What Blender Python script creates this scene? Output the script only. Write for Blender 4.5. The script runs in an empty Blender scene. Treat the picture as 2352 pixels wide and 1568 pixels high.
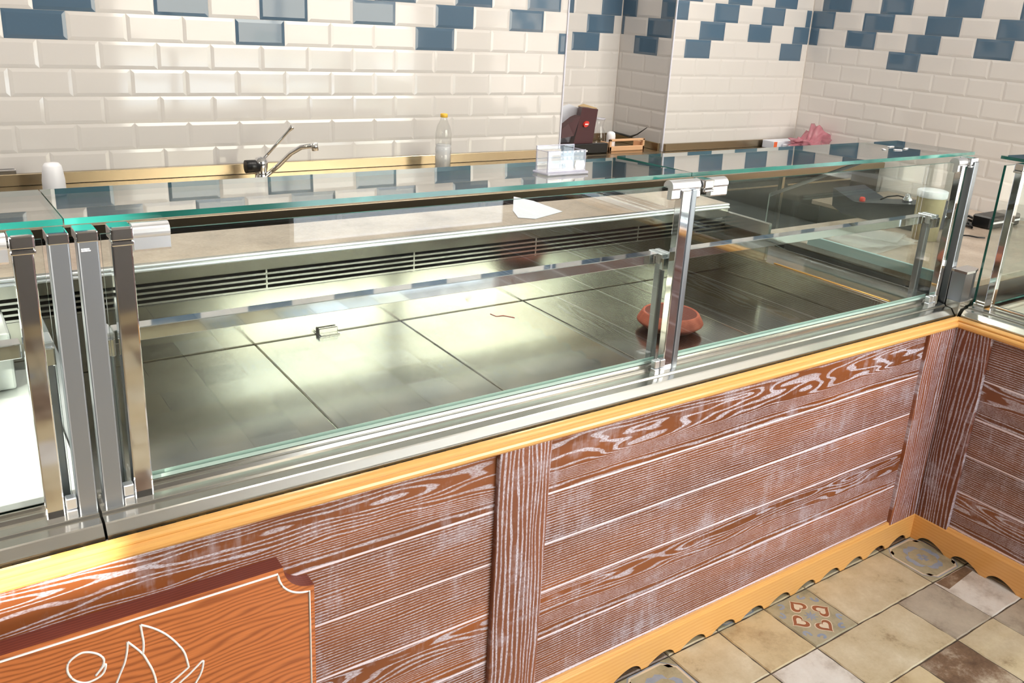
import bpy, bmesh, math, random
from mathutils import Vector, Matrix
random.seed(7)
C = bpy.context.scene.collection
sc = bpy.context.scene
R = math.radians
# ------------------------------------------------------------------ camera
CX, CY, CZ = -2.5859, -1.3114, 1.6005
PITCH, ROLL, YAW = -0.31951, 0.06294, 0.63083
F = Vector((math.sin(YAW)*math.cos(PITCH), math.cos(YAW)*math.cos(PITCH), math.sin(PITCH)))
r0 = F.cross(Vector((0, 0, 1))).normalized(); u0 = r0.cross(F)
rr = math.cos(ROLL)*r0 + math.sin(ROLL)*u0
uu = -math.sin(ROLL)*r0 + math.cos(ROLL)*u0
cd = bpy.data.cameras.new('camera'); cam = bpy.data.objects.new('camera', cd); C.objects.link(cam)
m = Matrix(((rr.x, uu.x, -F.x, CX), (rr.y, uu.y, -F.y, CY), (rr.z, uu.z, -F.z, CZ), (0, 0, 0, 1)))
cam.matrix_world = m
cd.sensor_fit = 'HORIZONTAL'; cd.sensor_width = 36.0; cd.lens = 2007.9/2352*36
cd.shift_x = -49.99/2352; cd.shift_y = -95.0/2352
cd.clip_start = 0.02
cd.dof.use_dof = False
sc.camera = cam
# ------------------------------------------------------------------ world, sun, exposure
w = bpy.data.worlds.new('world'); sc.world = w; w.use_nodes = True
nt = w.node_tree; nt.nodes.clear()
bg = nt.nodes.new('ShaderNodeBackground'); wo = nt.nodes.new('ShaderNodeOutputWorld')
tc = nt.nodes.new('ShaderNodeTexCoord'); sp = nt.nodes.new('ShaderNodeSeparateXYZ')
rp = nt.nodes.new('ShaderNodeValToRGB')
nt.links.new(tc.outputs['Generated'], sp.inputs[0]); nt.links.new(sp.outputs['Z'], rp.inputs[0])
e = rp.color_ramp.elements
e[0].position = 0.0; e[0].color = (0.60, 0.56, 0.48, 1)      # street
e[1].position = 1.0; e[1].color = (0.45, 0.62, 0.95, 1)
k = e.new(0.04); k.color = (0.96, 0.92, 0.80, 1)             # sunlit pale facades across the street
k = e.new(0.36); k.color = (0.97, 0.94, 0.83, 1)
k = e.new(0.44); k.color = (0.72, 0.84, 1.0, 1)              # sky above them
nt.links.new(rp.outputs[0], bg.inputs[0]); bg.inputs[1].default_value = 9.5
nt.links.new(bg.outputs[0], wo.inputs[0])
SUN_D = Vector((0.90, 1.0, -0.42)).normalized()
sd = bpy.data.lights.new('sun', 'SUN'); sd.energy = 14.0; sd.angle = R(0.6); sd.color = (1.0, 0.93, 0.82)
so = bpy.data.objects.new('sun', sd); C.objects.link(so)
so.rotation_euler = SUN_D.to_track_quat('-Z', 'Y').to_euler(); so.location = (-4, -8, 5)
sc.view_settings.view_transform = 'Standard'; sc.view_settings.look = 'None'
sc.view_settings.exposure = 0.15; sc.view_settings.gamma = 1.0; sc.view_settings.use_curve_mapping = False
sc.cycles.use_denoising = True
sc.cycles.max_bounces = 12; sc.cycles.transparent_max_bounces = 24; sc.cycles.glossy_bounces = 6
sc.cycles.sample_clamp_indirect = 8.0; sc.cycles.caustics_reflective = False
# portal-like daylight through the shop front is set next to the windows below

# ------------------------------------------------------------------ materials
def srgb(r, g, b):
    f = lambda c: c/12.92 if c <= 0.04045 else ((c+0.055)/1.055)**2.4
    return (f(r), f(g), f(b), 1)
def base_mat(name, col, rough=0.5, metal=0.0, spec=0.5, **kw):
    M = bpy.data.materials.new(name); M.use_nodes = True
    b = M.node_tree.nodes['Principled BSDF']
    b.inputs['Base Color'].default_value = col; b.inputs['Roughness'].default_value = rough
    b.inputs['Metallic'].default_value = metal; b.inputs['Specular IOR Level'].default_value = spec
    for k, v in kw.items(): b.inputs[k].default_value = v
    return M
class NG:
    def __init__(s, M): s.t = M.node_tree; s.n = s.t.nodes; s.l = s.t.links; s.b = s.n['Principled BSDF']
    def new(s, ty, **a):
        x = s.n.new(ty)
        for k, v in a.items(): setattr(x, k, v)
        return x
    def set(s, sock, v):
        if isinstance(v, (int, float, tuple)): sock.default_value = v
        else: s.l.new(v, sock)
    def m(s, op, a, b=0.0, c=0.0, clamp=False):
        x = s.new('ShaderNodeMath', operation=op); x.use_clamp = clamp
        s.set(x.inputs[0], a); s.set(x.inputs[1], b); s.set(x.inputs[2], c); return x.outputs[0]
    def co(s):
        t = s.new('ShaderNodeTexCoord'); p = s.new('ShaderNodeSeparateXYZ'); s.l.new(t.outputs['Object'], p.inputs[0])
        return p.outputs
    def vec(s, a, b, c):
        x = s.new('ShaderNodeCombineXYZ')
        for i, v in enumerate((a, b, c)): s.set(x.inputs[i], v)
        return x.outputs[0]
    def noise(s, v, scale=1.0, detail=2.0, rough=0.5):
        x = s.new('ShaderNodeTexNoise'); s.l.new(v, x.inputs['Vector']); x.inputs['Scale'].default_value = scale
        x.inputs['Detail'].default_value = detail; x.inputs['Roughness'].default_value = rough
        return x.outputs[0]
    def ramp(s, f, pts):
        x = s.new('ShaderNodeValToRGB'); s.l.new(f, x.inputs[0]); el = x.color_ramp.elements
        el[0].position, el[0].color = pts[0]; el[1].position, el[1].color = pts[-1]
        for p_, c_ in pts[1:-1]:
            q = el.new(p_); q.color = c_
        return x.outputs[0]
    def sm(s, f, a, b):
        x = s.new('ShaderNodeMapRange', interpolation_type='SMOOTHSTEP'); s.set(x.inputs[0], f)
        x.inputs[1].default_value = a; x.inputs[2].default_value = b; return x.outputs[0]
    def mix(s, f, a, b):
        x = s.new('ShaderNodeMix', data_type='RGBA'); s.set(x.inputs[0], f); s.set(x.inputs[6], a); s.set(x.inputs[7], b)
        return x.outputs[2]
    def bump(s, h, st=0.2, d=0.002):
        x = s.new('ShaderNodeBump'); s.l.new(h, x.inputs['Height']); x.inputs['Strength'].default_value = st
        x.inputs['Distance'].default_value = d; s.l.new(x.outputs[0], s.b.inputs['Normal'])

def washed_wood(name, along, up, pitch=0.1273, z0=0.737, dark=(0.53, 0.295, 0.145), cath=(0, 3)):
    """limed brown wood: pale lines in the grain, vertical brushed haze"""
    M = base_mat(name, srgb(*dark), 0.42); g = NG(M); c = g.co()
    a, v = c[along], c[up]
    idn = g.m('FLOOR', g.m('DIVIDE', g.m('SUBTRACT', z0, v), pitch)) if pitch else 0.0
    idn2 = g.m('MULTIPLY', idn, 3.7) if pitch else 2.0
    lz = g.m('ADD', v, g.m('MULTIPLY', idn, 0.03)) if pitch else v
    N1 = g.noise(g.vec(g.m('MULTIPLY', a, 2.0), idn2, g.m('MULTIPLY', lz, 13.0)), 1.0, 2.0, 0.45)
    N2 = g.noise(g.vec(g.m('MULTIPLY', a, 8.0), idn2, g.m('MULTIPLY', lz, 60.0)), 1.0, 2.0, 0.5)
    if pitch:
        cth = None
        for q in cath:
            t = g.m('COMPARE', idn, float(q), 0.4)
            cth = t if cth is None else g.m('MAXIMUM', cth, t)
        # cathedral figure only over the middle of the board
        fr = g.m('FRACT', g.m('DIVIDE', g.m('SUBTRACT', z0, v), pitch))
        mid = g.m('SUBTRACT', 1.0, g.sm(g.m('ABSOLUTE', g.m('SUBTRACT', fr, 0.35)), 0.15, 0.5))
        amp = g.m('MULTIPLY', g.m('MULTIPLY', cth, mid), 11.0)
        amp = g.m('ADD', amp, 2.2)
        kf = g.m('SUBTRACT', 150.0, g.m('MULTIPLY', cth, 85.0))
    else:
        amp, kf = 5.0, 95.0
    f = g.m('ADD', g.m('MULTIPLY', v, kf), g.m('MULTIPLY', N1, amp))
    f = g.m('ADD', f, g.m('MULTIPLY', N2, 0.9))
    s = g.m('ADD', g.m('MULTIPLY', g.m('SINE', g.m('MULTIPLY', f, 6.2832)), 0.5), 0.5)
    pores = g.noise(g.vec(g.m('MULTIPLY', a, 150.0), 0.0, g.m('MULTIPLY', v, 420.0)), 1.0, 1.0)
    line = g.m('MULTIPLY', g.sm(s, 0.58, 0.86), g.m('ADD', 0.45, g.m('MULTIPLY', g.sm(pores, 0.38, 0.55), 0.55)))
    haze = g.noise(g.vec(g.m('MULTIPLY', a, 34.0), 3.0, g.m('MULTIPLY', v, 6.0)), 1.0, 4.0, 0.7)
    big = g.noise(g.vec(g.m('MULTIPLY', a, 5.0), idn2, g.m('MULTIPLY', v, 12.0)), 1.0, 4.0, 0.7)
    vis = g.sm(g.m('ADD', g.m('MULTIPLY', haze, 0.3), g.m('MULTIPLY', big, 0.7)), 0.30, 0.60)
    line = g.m('MULTIPLY', line, g.m('ADD', 0.45, g.m('MULTIPLY', vis, 0.55)))
    hz = g.m('MULTIPLY', g.sm(g.m('ADD', g.m('MULTIPLY', haze, 0.45), g.m('MULTIPLY', big, 0.55)), 0.50, 0.67), 0.44)
    wht = g.m('MAXIMUM', g.m('MULTIPLY', line, 0.92), g.m('MULTIPLY', hz, g.m('ADD', 0.55, g.m('MULTIPLY', pores, 0.6))), clamp=True)
    tone = g.noise(g.vec(g.m('MULTIPLY', a, 1.3), idn2, g.m('MULTIPLY', v, 7.0)), 1.0, 2.0)
    d = dark
    br = g.ramp(tone, [(0.3, srgb(d[0]*0.82, d[1]*0.78, d[2]*0.72)), (0.55, srgb(*d)), (0.8, srgb(d[0]*1.22, d[1]*1.22, d[2]*1.1))])
    col = g.mix(wht, br, srgb(0.83, 0.81, 0.86))
    g.l.new(col, g.b.inputs['Base Color'])
    g.bump(g.m('SUBTRACT', 1.0, s), 0.25, 0.0006)
    return M
def grain_wood(name, along, up, c1, c2, k=120.0, rough=0.25, amp=3.0, contrast=1.0, coat=0.0):
    M = base_mat(name, srgb(*c1), rough); g = NG(M); c = g.co(); a, v = c[along], c[up]
    N1 = g.noise(g.vec(g.m('MULTIPLY', a, 3.0), 1.0, g.m('MULTIPLY', v, 14.0)), 1.0, 2.0, 0.5)
    f = g.m('ADD', g.m('MULTIPLY', v, k), g.m('MULTIPLY', N1, amp))
    s = g.m('ADD', g.m('MULTIPLY', g.m('SINE', g.m('MULTIPLY', f, 6.2832)), 0.5), 0.5)
    fib = g.noise(g.vec(g.m('MULTIPLY', a, 30.0), 0.0, g.m('MULTIPLY', v, 600.0)), 1.0, 2.0)
    t = g.m('ADD', g.m('MULTIPLY', g.m('POWER', s, 2.0), 0.6*contrast), g.m('MULTIPLY', g.m('SUBTRACT', fib, 0.3), 0.6), clamp=True)
    g.l.new(g.mix(t, srgb(*c1), srgb(*c2)), g.b.inputs['Base Color'])
    g.b.inputs['Coat Weight'].default_value = coat; g.b.inputs['Coat Roughness'].default_value = 0.08
    return M
def metal(name, col, rough, brush=None, st=0.05, var=0.0):
    M = base_mat(name, srgb(*col), rough, 1.0); g = NG(M)
    t = g.new('ShaderNodeTexCoord')
    if brush:
        mp = g.new('ShaderNodeMapping'); mp.inputs['Scale'].default_value = brush
        g.l.new(t.outputs['Object'], mp.inputs[0]); n = g.noise(mp.outputs[0], 1.0, 3.0, 0.6); g.bump(n, st, 0.001)
    if var:
        n2 = g.noise(t.outputs['Object'], 7.0, 4.0, 0.6)
        g.l.new(g.m('ADD', rough-var/2, g.m('MULTIPLY', n2, var)), g.b.inputs['Roughness'])
    return M
def glass(name, tint=(0.955, 0.985, 0.975), gain=1.0, rough=0.0):
    M = bpy.data.materials.new(name); M.use_nodes = True; t = M.node_tree; t.nodes.clear()
    o = t.nodes.new('ShaderNodeOutputMaterial'); mx = t.nodes.new('ShaderNodeMixShader')
    tr = t.nodes.new('ShaderNodeBsdfTransparent'); tr.inputs[0].default_value = (*tint, 1)
    gl = t.nodes.new('ShaderNodeBsdfGlossy'); gl.inputs['Roughness'].default_value = rough
    fr = t.nodes.new('ShaderNodeFresnel'); fr.inputs[0].default_value = 1.5
    mm = t.nodes.new('ShaderNodeMath'); mm.operation = 'MULTIPLY'; mm.inputs[1].default_value = gain; mm.use_clamp = True
    geo = t.nodes.new('ShaderNodeNewGeometry')
    # the air-glass interface seen from either side: keep the IOR ratio above one
    t.links.new(fr.outputs[0], mm.inputs[0])
    lw = t.nodes.new('ShaderNodeVectorMath'); lw.operation = 'SCALE'
    sgn = t.nodes.new('ShaderNodeMath'); sgn.operation = 'MULTIPLY_ADD'; sgn.inputs[1].default_value = -2.0; sgn.inputs[2].default_value = 1.0
    t.links.new(geo.outputs['Backfacing'], sgn.inputs[0])
    io = t.nodes.new('ShaderNodeMath'); io.operation = 'MULTIPLY_ADD'
    io.inputs[1].default_value = (1/1.5-1.5); io.inputs[2].default_value = 1.5
    t.links.new(geo.outputs['Backfacing'], io.inputs[0]); t.links.new(io.outputs[0], fr.inputs[0])
    t.nodes.remove(lw); t.nodes.remove(sgn)
    t.links.new(mm.outputs[0], mx.inputs[0]); t.links.new(tr.outputs[0], mx.inputs[1]); t.links.new(gl.outputs[0], mx.inputs[2])
    t.links.new(mx.outputs[0], o.inputs[0]); return M
MT = {}
MT['tile_white'] = base_mat('tile_white', srgb(0.85, 0.83, 0.815), 0.07, 0, 0.6)
g = NG(MT['tile_white']); n = g.noise(g.new('ShaderNodeTexCoord').outputs['Object'], 9.0, 1.0); g.bump(n, 0.10, 0.003)
MT['tile_blue'] = base_mat('tile_blue', srgb(0.33, 0.42, 0.50), 0.06, 0, 0.7)
g = NG(MT['tile_blue']); n = g.noise(g.new('ShaderNodeTexCoord').outputs['Object'], 9.0, 1.0); g.bump(n, 0.10, 0.003)
MT['grout'] = base_mat('grout', srgb(0.87, 0.845, 0.82), 0.8)
MT['edge_band'] = base_mat('edge_band', srgb(0.90, 0.90, 0.95), 0.3)
MT['plaster'] = base_mat('plaster', srgb(0.86, 0.84, 0.80), 0.9)
MT['plaster_grey'] = base_mat('grey_plaster', srgb(0.55, 0.55, 0.56), 0.9)
MT['ceiling'] = base_mat('ceiling_white', srgb(0.93, 0.92, 0.90), 0.9)
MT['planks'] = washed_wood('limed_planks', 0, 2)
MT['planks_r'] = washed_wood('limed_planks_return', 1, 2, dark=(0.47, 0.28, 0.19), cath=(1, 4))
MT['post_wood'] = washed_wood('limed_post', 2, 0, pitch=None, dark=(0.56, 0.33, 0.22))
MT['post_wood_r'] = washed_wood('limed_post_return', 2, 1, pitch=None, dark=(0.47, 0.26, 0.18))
MT['groove'] = base_mat('groove_paint', srgb(0.93, 0.88, 0.91), 0.7)
MT['maple'] = grain_wood('varnished_beech', 0, 2, (0.93, 0.71, 0.42), (0.86, 0.60, 0.30), 90, 0.22, 2.0, 0.5, 0.5)
MT['maple_y'] = grain_wood('varnished_beech_return', 1, 2, (0.93, 0.71, 0.42), (0.86, 0.60, 0.30), 90, 0.22, 2.0, 0.5, 0.5)
MT['sign_wood'] = grain_wood('sign_wood', 0, 2, (0.83, 0.49, 0.27), (0.50, 0.23, 0.10), 95, 0.35, 9.0, 0.95, 0.15)
MT['sign_edge'] = grain_wood('sign_edge_wood', 0, 1, (0.52, 0.27, 0.22), (0.38, 0.17, 0.14), 150, 0.45, 2.0)
MT['white_paint'] = base_mat('white_line_paint', srgb(0.97, 0.97, 0.97), 0.5)
MT['steel'] = metal('brushed_steel', (0.78, 0.77, 0.74), 0.20)
MT['deck_steel'] = metal('deck_steel', (0.67, 0.66, 0.62), 0.17, None, 0.0, 0.07)
MT['rear_steel'] = metal('rear_steel', (0.72, 0.71, 0.67), 0.16, None, 0.0, 0.06)
MT['satin'] = metal('satin_steel', (0.62, 0.64, 0.67), 0.34)
MT['chrome'] = metal('chrome', (0.90, 0.90, 0.91), 0.05)
MT['alu'] = metal('bright_aluminium', (0.95, 0.96, 0.98), 0.32)
MT['bench_steel'] = metal('bench_steel', (0.72, 0.66, 0.56), 0.26)
MT['dark'] = base_mat('dark_recess', srgb(0.06, 0.06, 0.06), 0.6)
MT['black_panel'] = base_mat('black_drawer', srgb(0.09, 0.085, 0.08), 0.25)
MT['seal'] = base_mat('rubber_seal', srgb(0.16, 0.19, 0.18), 0.5)
MT['seal_pale'] = base_mat('pale_green_seal', srgb(0.74, 0.83, 0.79), 0.3)
MT['glass'] = glass('clear_glass')
MT['glass_top'] = glass('clear_top_glass', (0.95, 0.985, 0.975), 1.5)
MT['glass_edge'] = base_mat('glass_edge_green', srgb(0.16, 0.58, 0.52), 0.12, 0, 0.8)
g = NG(MT['glass_edge']); n = g.noise(g.new('ShaderNodeTexCoord').outputs['Object'], 6.0, 3.0)
g.l.new(g.ramp(n, [(0.35, srgb(0.10, 0.37, 0.34)), (0.6, srgb(0.16, 0.50, 0.46)), (0.75, srgb(0.36, 0.76, 0.72))]), g.b.inputs['Base Color'])
MT['edge_dim'] = base_mat('ground_glass_edge', srgb(0.42, 0.47, 0.45), 0.3)
MT['pale_cyan'] = base_mat('pale_cyan_enamel', srgb(0.66, 0.79, 0.79), 0.3)
MT['moulding_reflection'] = metal('reflected_moulding', (0.85, 0.66, 0.38), 0.3)  # golden colour of the moulding's imitated reflection
MT['white_enamel'] = base_mat('white_enamel', srgb(0.90, 0.92, 0.91), 0.3)
MT['acrylic'] = glass('clear_acrylic', (0.97, 0.97, 0.98), 1.6, 0.02)
MT['acrylic_edge'] = base_mat('acrylic_edge', srgb(0.88, 0.88, 0.96), 0.15, 0, 0.8, Alpha=0.55)
MT['label'] = base_mat('white_label', srgb(0.98, 0.98, 0.98), 0.6)
M = base_mat('stone_top', srgb(0.70, 0.63, 0.57), 0.18, 0, 0.5); MT['stone'] = M
g = NG(M); t = g.new('ShaderNodeTexCoord'); n = g.noise(t.outputs['Object'], 6.0, 6.0, 0.65); n2 = g.noise(t.outputs['Object'], 160.0, 2.0)
g.l.new(g.ramp(g.m('ADD', g.m('MULTIPLY', n, 0.75), g.m('MULTIPLY', n2, 0.25)), [(0.3, srgb(0.58, 0.51, 0.45)), (0.7, srgb(0.76, 0.69, 0.62))]), g.b.inputs['Base Color'])
MT['cream_deck'] = base_mat('cream_deck', srgb(0.93, 0.92, 0.86), 0.25)
M = base_mat('terracotta', srgb(0.70, 0.36, 0.27), 0.7); MT['terracotta'] = M
g = NG(M); t = g.new('ShaderNodeTexCoord'); n = g.noise(t.outputs['Object'], 30.0, 4.0)
g.l.new(g.ramp(n, [(0.3, srgb(0.62, 0.30, 0.22)), (0.7, srgb(0.77, 0.42, 0.32))]), g.b.inputs['Base Color'])
MT['terracotta_in'] = base_mat('terracotta_inside', srgb(0.42, 0.20, 0.15), 0.8)
def mottled(name, cols, s1=9.0, rough=0.42, bump=0.15):
    M = base_mat(name, srgb(*cols[1]), rough); g = NG(M); t = g.new('ShaderNodeTexCoord').outputs['Object']
    n = g.noise(t, s1, 6.0, 0.62); n2 = g.noise(t, s1*9, 4.0, 0.7)
    f = g.m('ADD', g.m('MULTIPLY', n, 0.78), g.m('MULTIPLY', n2, 0.22))
    P = [(0.30+0.4*i/(len(cols)-1), srgb(*c_)) for i, c_ in enumerate(cols)]
    g.l.new(g.ramp(f, P), g.b.inputs['Base Color']); g.bump(n2, bump, 0.002)
    return M
MT['ft_beige'] = mottled('floor_beige', [(0.55, 0.46, 0.34), (0.77, 0.70, 0.56), (0.82, 0.76, 0.63), (0.88, 0.83, 0.72)])
MT['ft_tan'] = mottled('floor_tan', [(0.64, 0.54, 0.40), (0.80, 0.72, 0.56), (0.85, 0.78, 0.64)])
MT['ft_grey'] = mottled('floor_grey_beige', [(0.52, 0.46, 0.40), (0.70, 0.65, 0.57), (0.77, 0.72, 0.63)])
MT['ft_white'] = mottled('floor_white', [(0.66, 0.60, 0.53), (0.86, 0.83, 0.78), (0.91, 0.89, 0.85)])
MT['ft_brown'] = mottled('floor_brown', [(0.33, 0.25, 0.19), (0.50, 0.40, 0.31), (0.78, 0.72, 0.63)], 12)
MT['ft_pat'] = mottled('floor_pattern_ground', [(0.55, 0.52, 0.42), (0.68, 0.64, 0.52), (0.72, 0.68, 0.58)], 14)
MT['ft_blue'] = mottled('floor_pattern_blue', [(0.50, 0.54, 0.62), (0.58, 0.62, 0.68), (0.64, 0.66, 0.70)], 20)
MT['ft_red'] = base_mat('floor_pattern_brown', srgb(0.60, 0.36, 0.24), 0.45)
MT['ft_cream'] = base_mat('floor_pattern_cream', srgb(0.86, 0.80, 0.70), 0.45)
MT['ft_grout'] = mottled('floor_grout', [(0.22, 0.18, 0.15), (0.34, 0.29, 0.24), (0.46, 0.40, 0.33)], 25, 0.8)
MT['carton'] = base_mat('maroon_carton', srgb(0.25, 0.09, 0.11), 0.45)
MT['kraft'] = base_mat('kraft_card', srgb(0.72, 0.62, 0.46), 0.8)
MT['white_card'] = base_mat('white_card', srgb(0.88, 0.89, 0.93), 0.6)
MT['red'] = base_mat('red_print', srgb(0.85, 0.22, 0.18), 0.5)
MT['orange'] = base_mat('orange_print', srgb(0.92, 0.42, 0.24), 0.5)
MT['black'] = base_mat('black_plastic', srgb(0.07, 0.075, 0.085), 0.35)
MT['dark_blue'] = base_mat('dark_blue_plastic', srgb(0.12, 0.14, 0.19), 0.35)
MT['wood_light'] = grain_wood('light_wood', 0, 2, (0.88, 0.70, 0.54), (0.80, 0.60, 0.44), 60, 0.5, 2.0, 0.4)
MT['white_plastic'] = base_mat('white_plastic', srgb(0.92, 0.92, 0.94), 0.35)
MT['yellow_cap'] = base_mat('yellow_cap', srgb(0.90, 0.72, 0.25), 0.4)
MT['bottle'] = glass('bottle_plastic', (0.95, 0.955, 0.95), 1.5, 0.04)
MT['liquid'] = base_mat('milky_label', srgb(0.90, 0.91, 0.93), 0.4, 0, 0.5, Alpha=0.6)
MT['tub'] = base_mat('beige_tub', srgb(0.74, 0.68, 0.54), 0.5)
M = base_mat('pink_film', srgb(0.78, 0.48, 0.54), 0.25, 0, 0.6, Alpha=0.62); MT['pink'] = M
MT['film'] = base_mat('clear_film', srgb(0.88, 0.88, 0.86), 0.2, 0, 0.6, Alpha=0.22)
MT['oak'] = grain_wood('oak_roll', 0, 2, (0.76, 0.58, 0.42), (0.60, 0.42, 0.28), 40, 0.4, 2.0)

# ------------------------------------------------------------------ mesh helpers
class MB:
    def __init__(s): s.bm = bmesh.new(); s.mats = []
    def mi(s, mname):
        if mname not in s.mats: s.mats.append(mname)
        return s.mats.index(mname)
    def box(s, x0, x1, y0, y1, z0, z1, m='steel', bev=0.0, seg=1, rot=None):
        t = bmesh.new(); bmesh.ops.create_cube(t, size=1.0)
        for v in t.verts:
            v.co = Vector(((x0+x1)/2 + v.co.x*(x1-x0), (y0+y1)/2 + v.co.y*(y1-y0), (z0+z1)/2 + v.co.z*(z1-z0)))
        if bev > 0: bmesh.ops.bevel(t, geom=t.edges[:], offset=bev, segments=seg, affect='EDGES', profile=0.5)
        if rot: t.transform(rot)
        s._add(t, m); return s
    def _add(s, t, m, smooth=False):
        k = s.mi(m); mp = {}
        for v in t.verts: mp[v] = s.bm.verts.new(v.co)
        for f in t.faces:
            try: q = s.bm.faces.new([mp[v] for v in f.verts])
            except ValueError: continue
            q.material_index = k; q.smooth = smooth or f.smooth
        t.free()
    def cyl(s, p0, p1, r, m='steel', r1=None, n=20, caps=True):
        p0, p1 = Vector(p0), Vector(p1); d = p1-p0; t = bmesh.new()
        bmesh.ops.create_cone(t, cap_ends=caps, segments=n, radius1=r, radius2=r if r1 is None else r1, depth=d.length)
        t.transform(Matrix.Translation((p0+p1)/2) @ d.to_track_quat('Z', 'Y').to_matrix().to_4x4())
        for f in t.faces: f.smooth = len(f.verts) == 4
        s._add(t, m); return s
    def lathe(s, prof, cx, cy, m='steel', n=32, cap=False):
        k = s.mi(m); rings = []
        for r, z in prof:
            rings.append([s.bm.verts.new((cx+max(r, 1e-4)*math.cos(2*math.pi*i/n), cy+max(r, 1e-4)*math.sin(2*math.pi*i/n), z)) for i in range(n)])
        for a, b in zip(rings, rings[1:]):
            for i in range(n):
                f = s.bm.faces.new((a[i], a[(i+1) % n], b[(i+1) % n], b[i])); f.material_index = k; f.smooth = True
        return s
    def tube(s, pts, r, m='steel', n=10, closed=False):
        pts = [Vector(p) for p in pts]; k = s.mi(m); rings = []; N = len(pts)
        for i, p in enumerate(pts):
            if closed: d = pts[(i+1) % N]-pts[i-1]
            else: d = pts[min(i+1, N-1)]-pts[max(i-1, 0)]
            d.normalize(); up = Vector((0, 0, 1)) if abs(d.z) < 0.9 else Vector((0, 1, 0))
            a = d.cross(up).normalized(); b = a.cross(d)
            rad = r[i] if isinstance(r, (list, tuple)) else r
            rings.append([s.bm.verts.new(p+rad*(math.cos(2*math.pi*j/n)*a+math.sin(2*math.pi*j/n)*b)) for j in range(n)])
        prs = list(zip(rings, rings[1:])) + ([(rings[-1], rings[0])] if closed else [])
        for a, b in prs:
            for j in range(n):
                f = s.bm.faces.new((a[j], a[(j+1) % n], b[(j+1) % n], b[j])); f.material_index = k; f.smooth = True
        if not closed:
            for q in (rings[0], rings[-1]):
                f = s.bm.faces.new(q); f.material_index = k
        return s
    def poly(s, pts, m):
        f = s.bm.faces.new([s.bm.verts.new(p) for p in pts]); f.material_index = s.mi(m); return s
    def prism(s, a, b, m, mcap=None, smooth=False):
        """two matching outlines (lists of 3-D points) joined into a solid"""
        k = s.mi(m); A = [s.bm.verts.new(p) for p in a]; B = [s.bm.verts.new(p) for p in b]; n = len(A)
        for i in range(n):
            f = s.bm.faces.new((A[i], A[(i+1) % n], B[(i+1) % n], B[i])); f.material_index = k; f.smooth = smooth
        kc = s.mi(mcap or m)
        for q in (A, B):
            f = s.bm.faces.new(q); f.material_index = kc
        return s
    def build(s, name, parent=None, label=None, kind=None):
        bmesh.ops.recalc_face_normals(s.bm, faces=s.bm.faces[:])
        me = bpy.data.meshes.new(name)
        if parent is not None:
            o0 = parent_loc(parent); bmesh.ops.translate(s.bm, verts=s.bm.verts[:], vec=-o0)
        s.bm.to_mesh(me); s.bm.free()
        for q in s.mats: me.materials.append(MT[q])
        o = bpy.data.objects.new(name, me); C.objects.link(o)
        if parent is not None: o.parent = parent
        if label: o['label'] = label
        if kind: o['kind'] = kind
        return o
def parent_loc(p):
    v = Vector((0, 0, 0))
    while p is not None: v += p.location; p = p.parent
    return v
def thing(name, label, cat, loc=(0, 0, 0), group=None):
    o = bpy.data.objects.new(name, None); C.objects.link(o); o.location = loc; o.empty_display_size = 0.05
    o['label'] = label; o['category'] = cat
    if group: o['group'] = group
    return o
def tag(o, label, cat, group=None):
    o['label'] = label; o['category'] = cat
    if group: o['group'] = group
    return o
def struct(o): o['kind'] = 'structure'; return o

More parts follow.
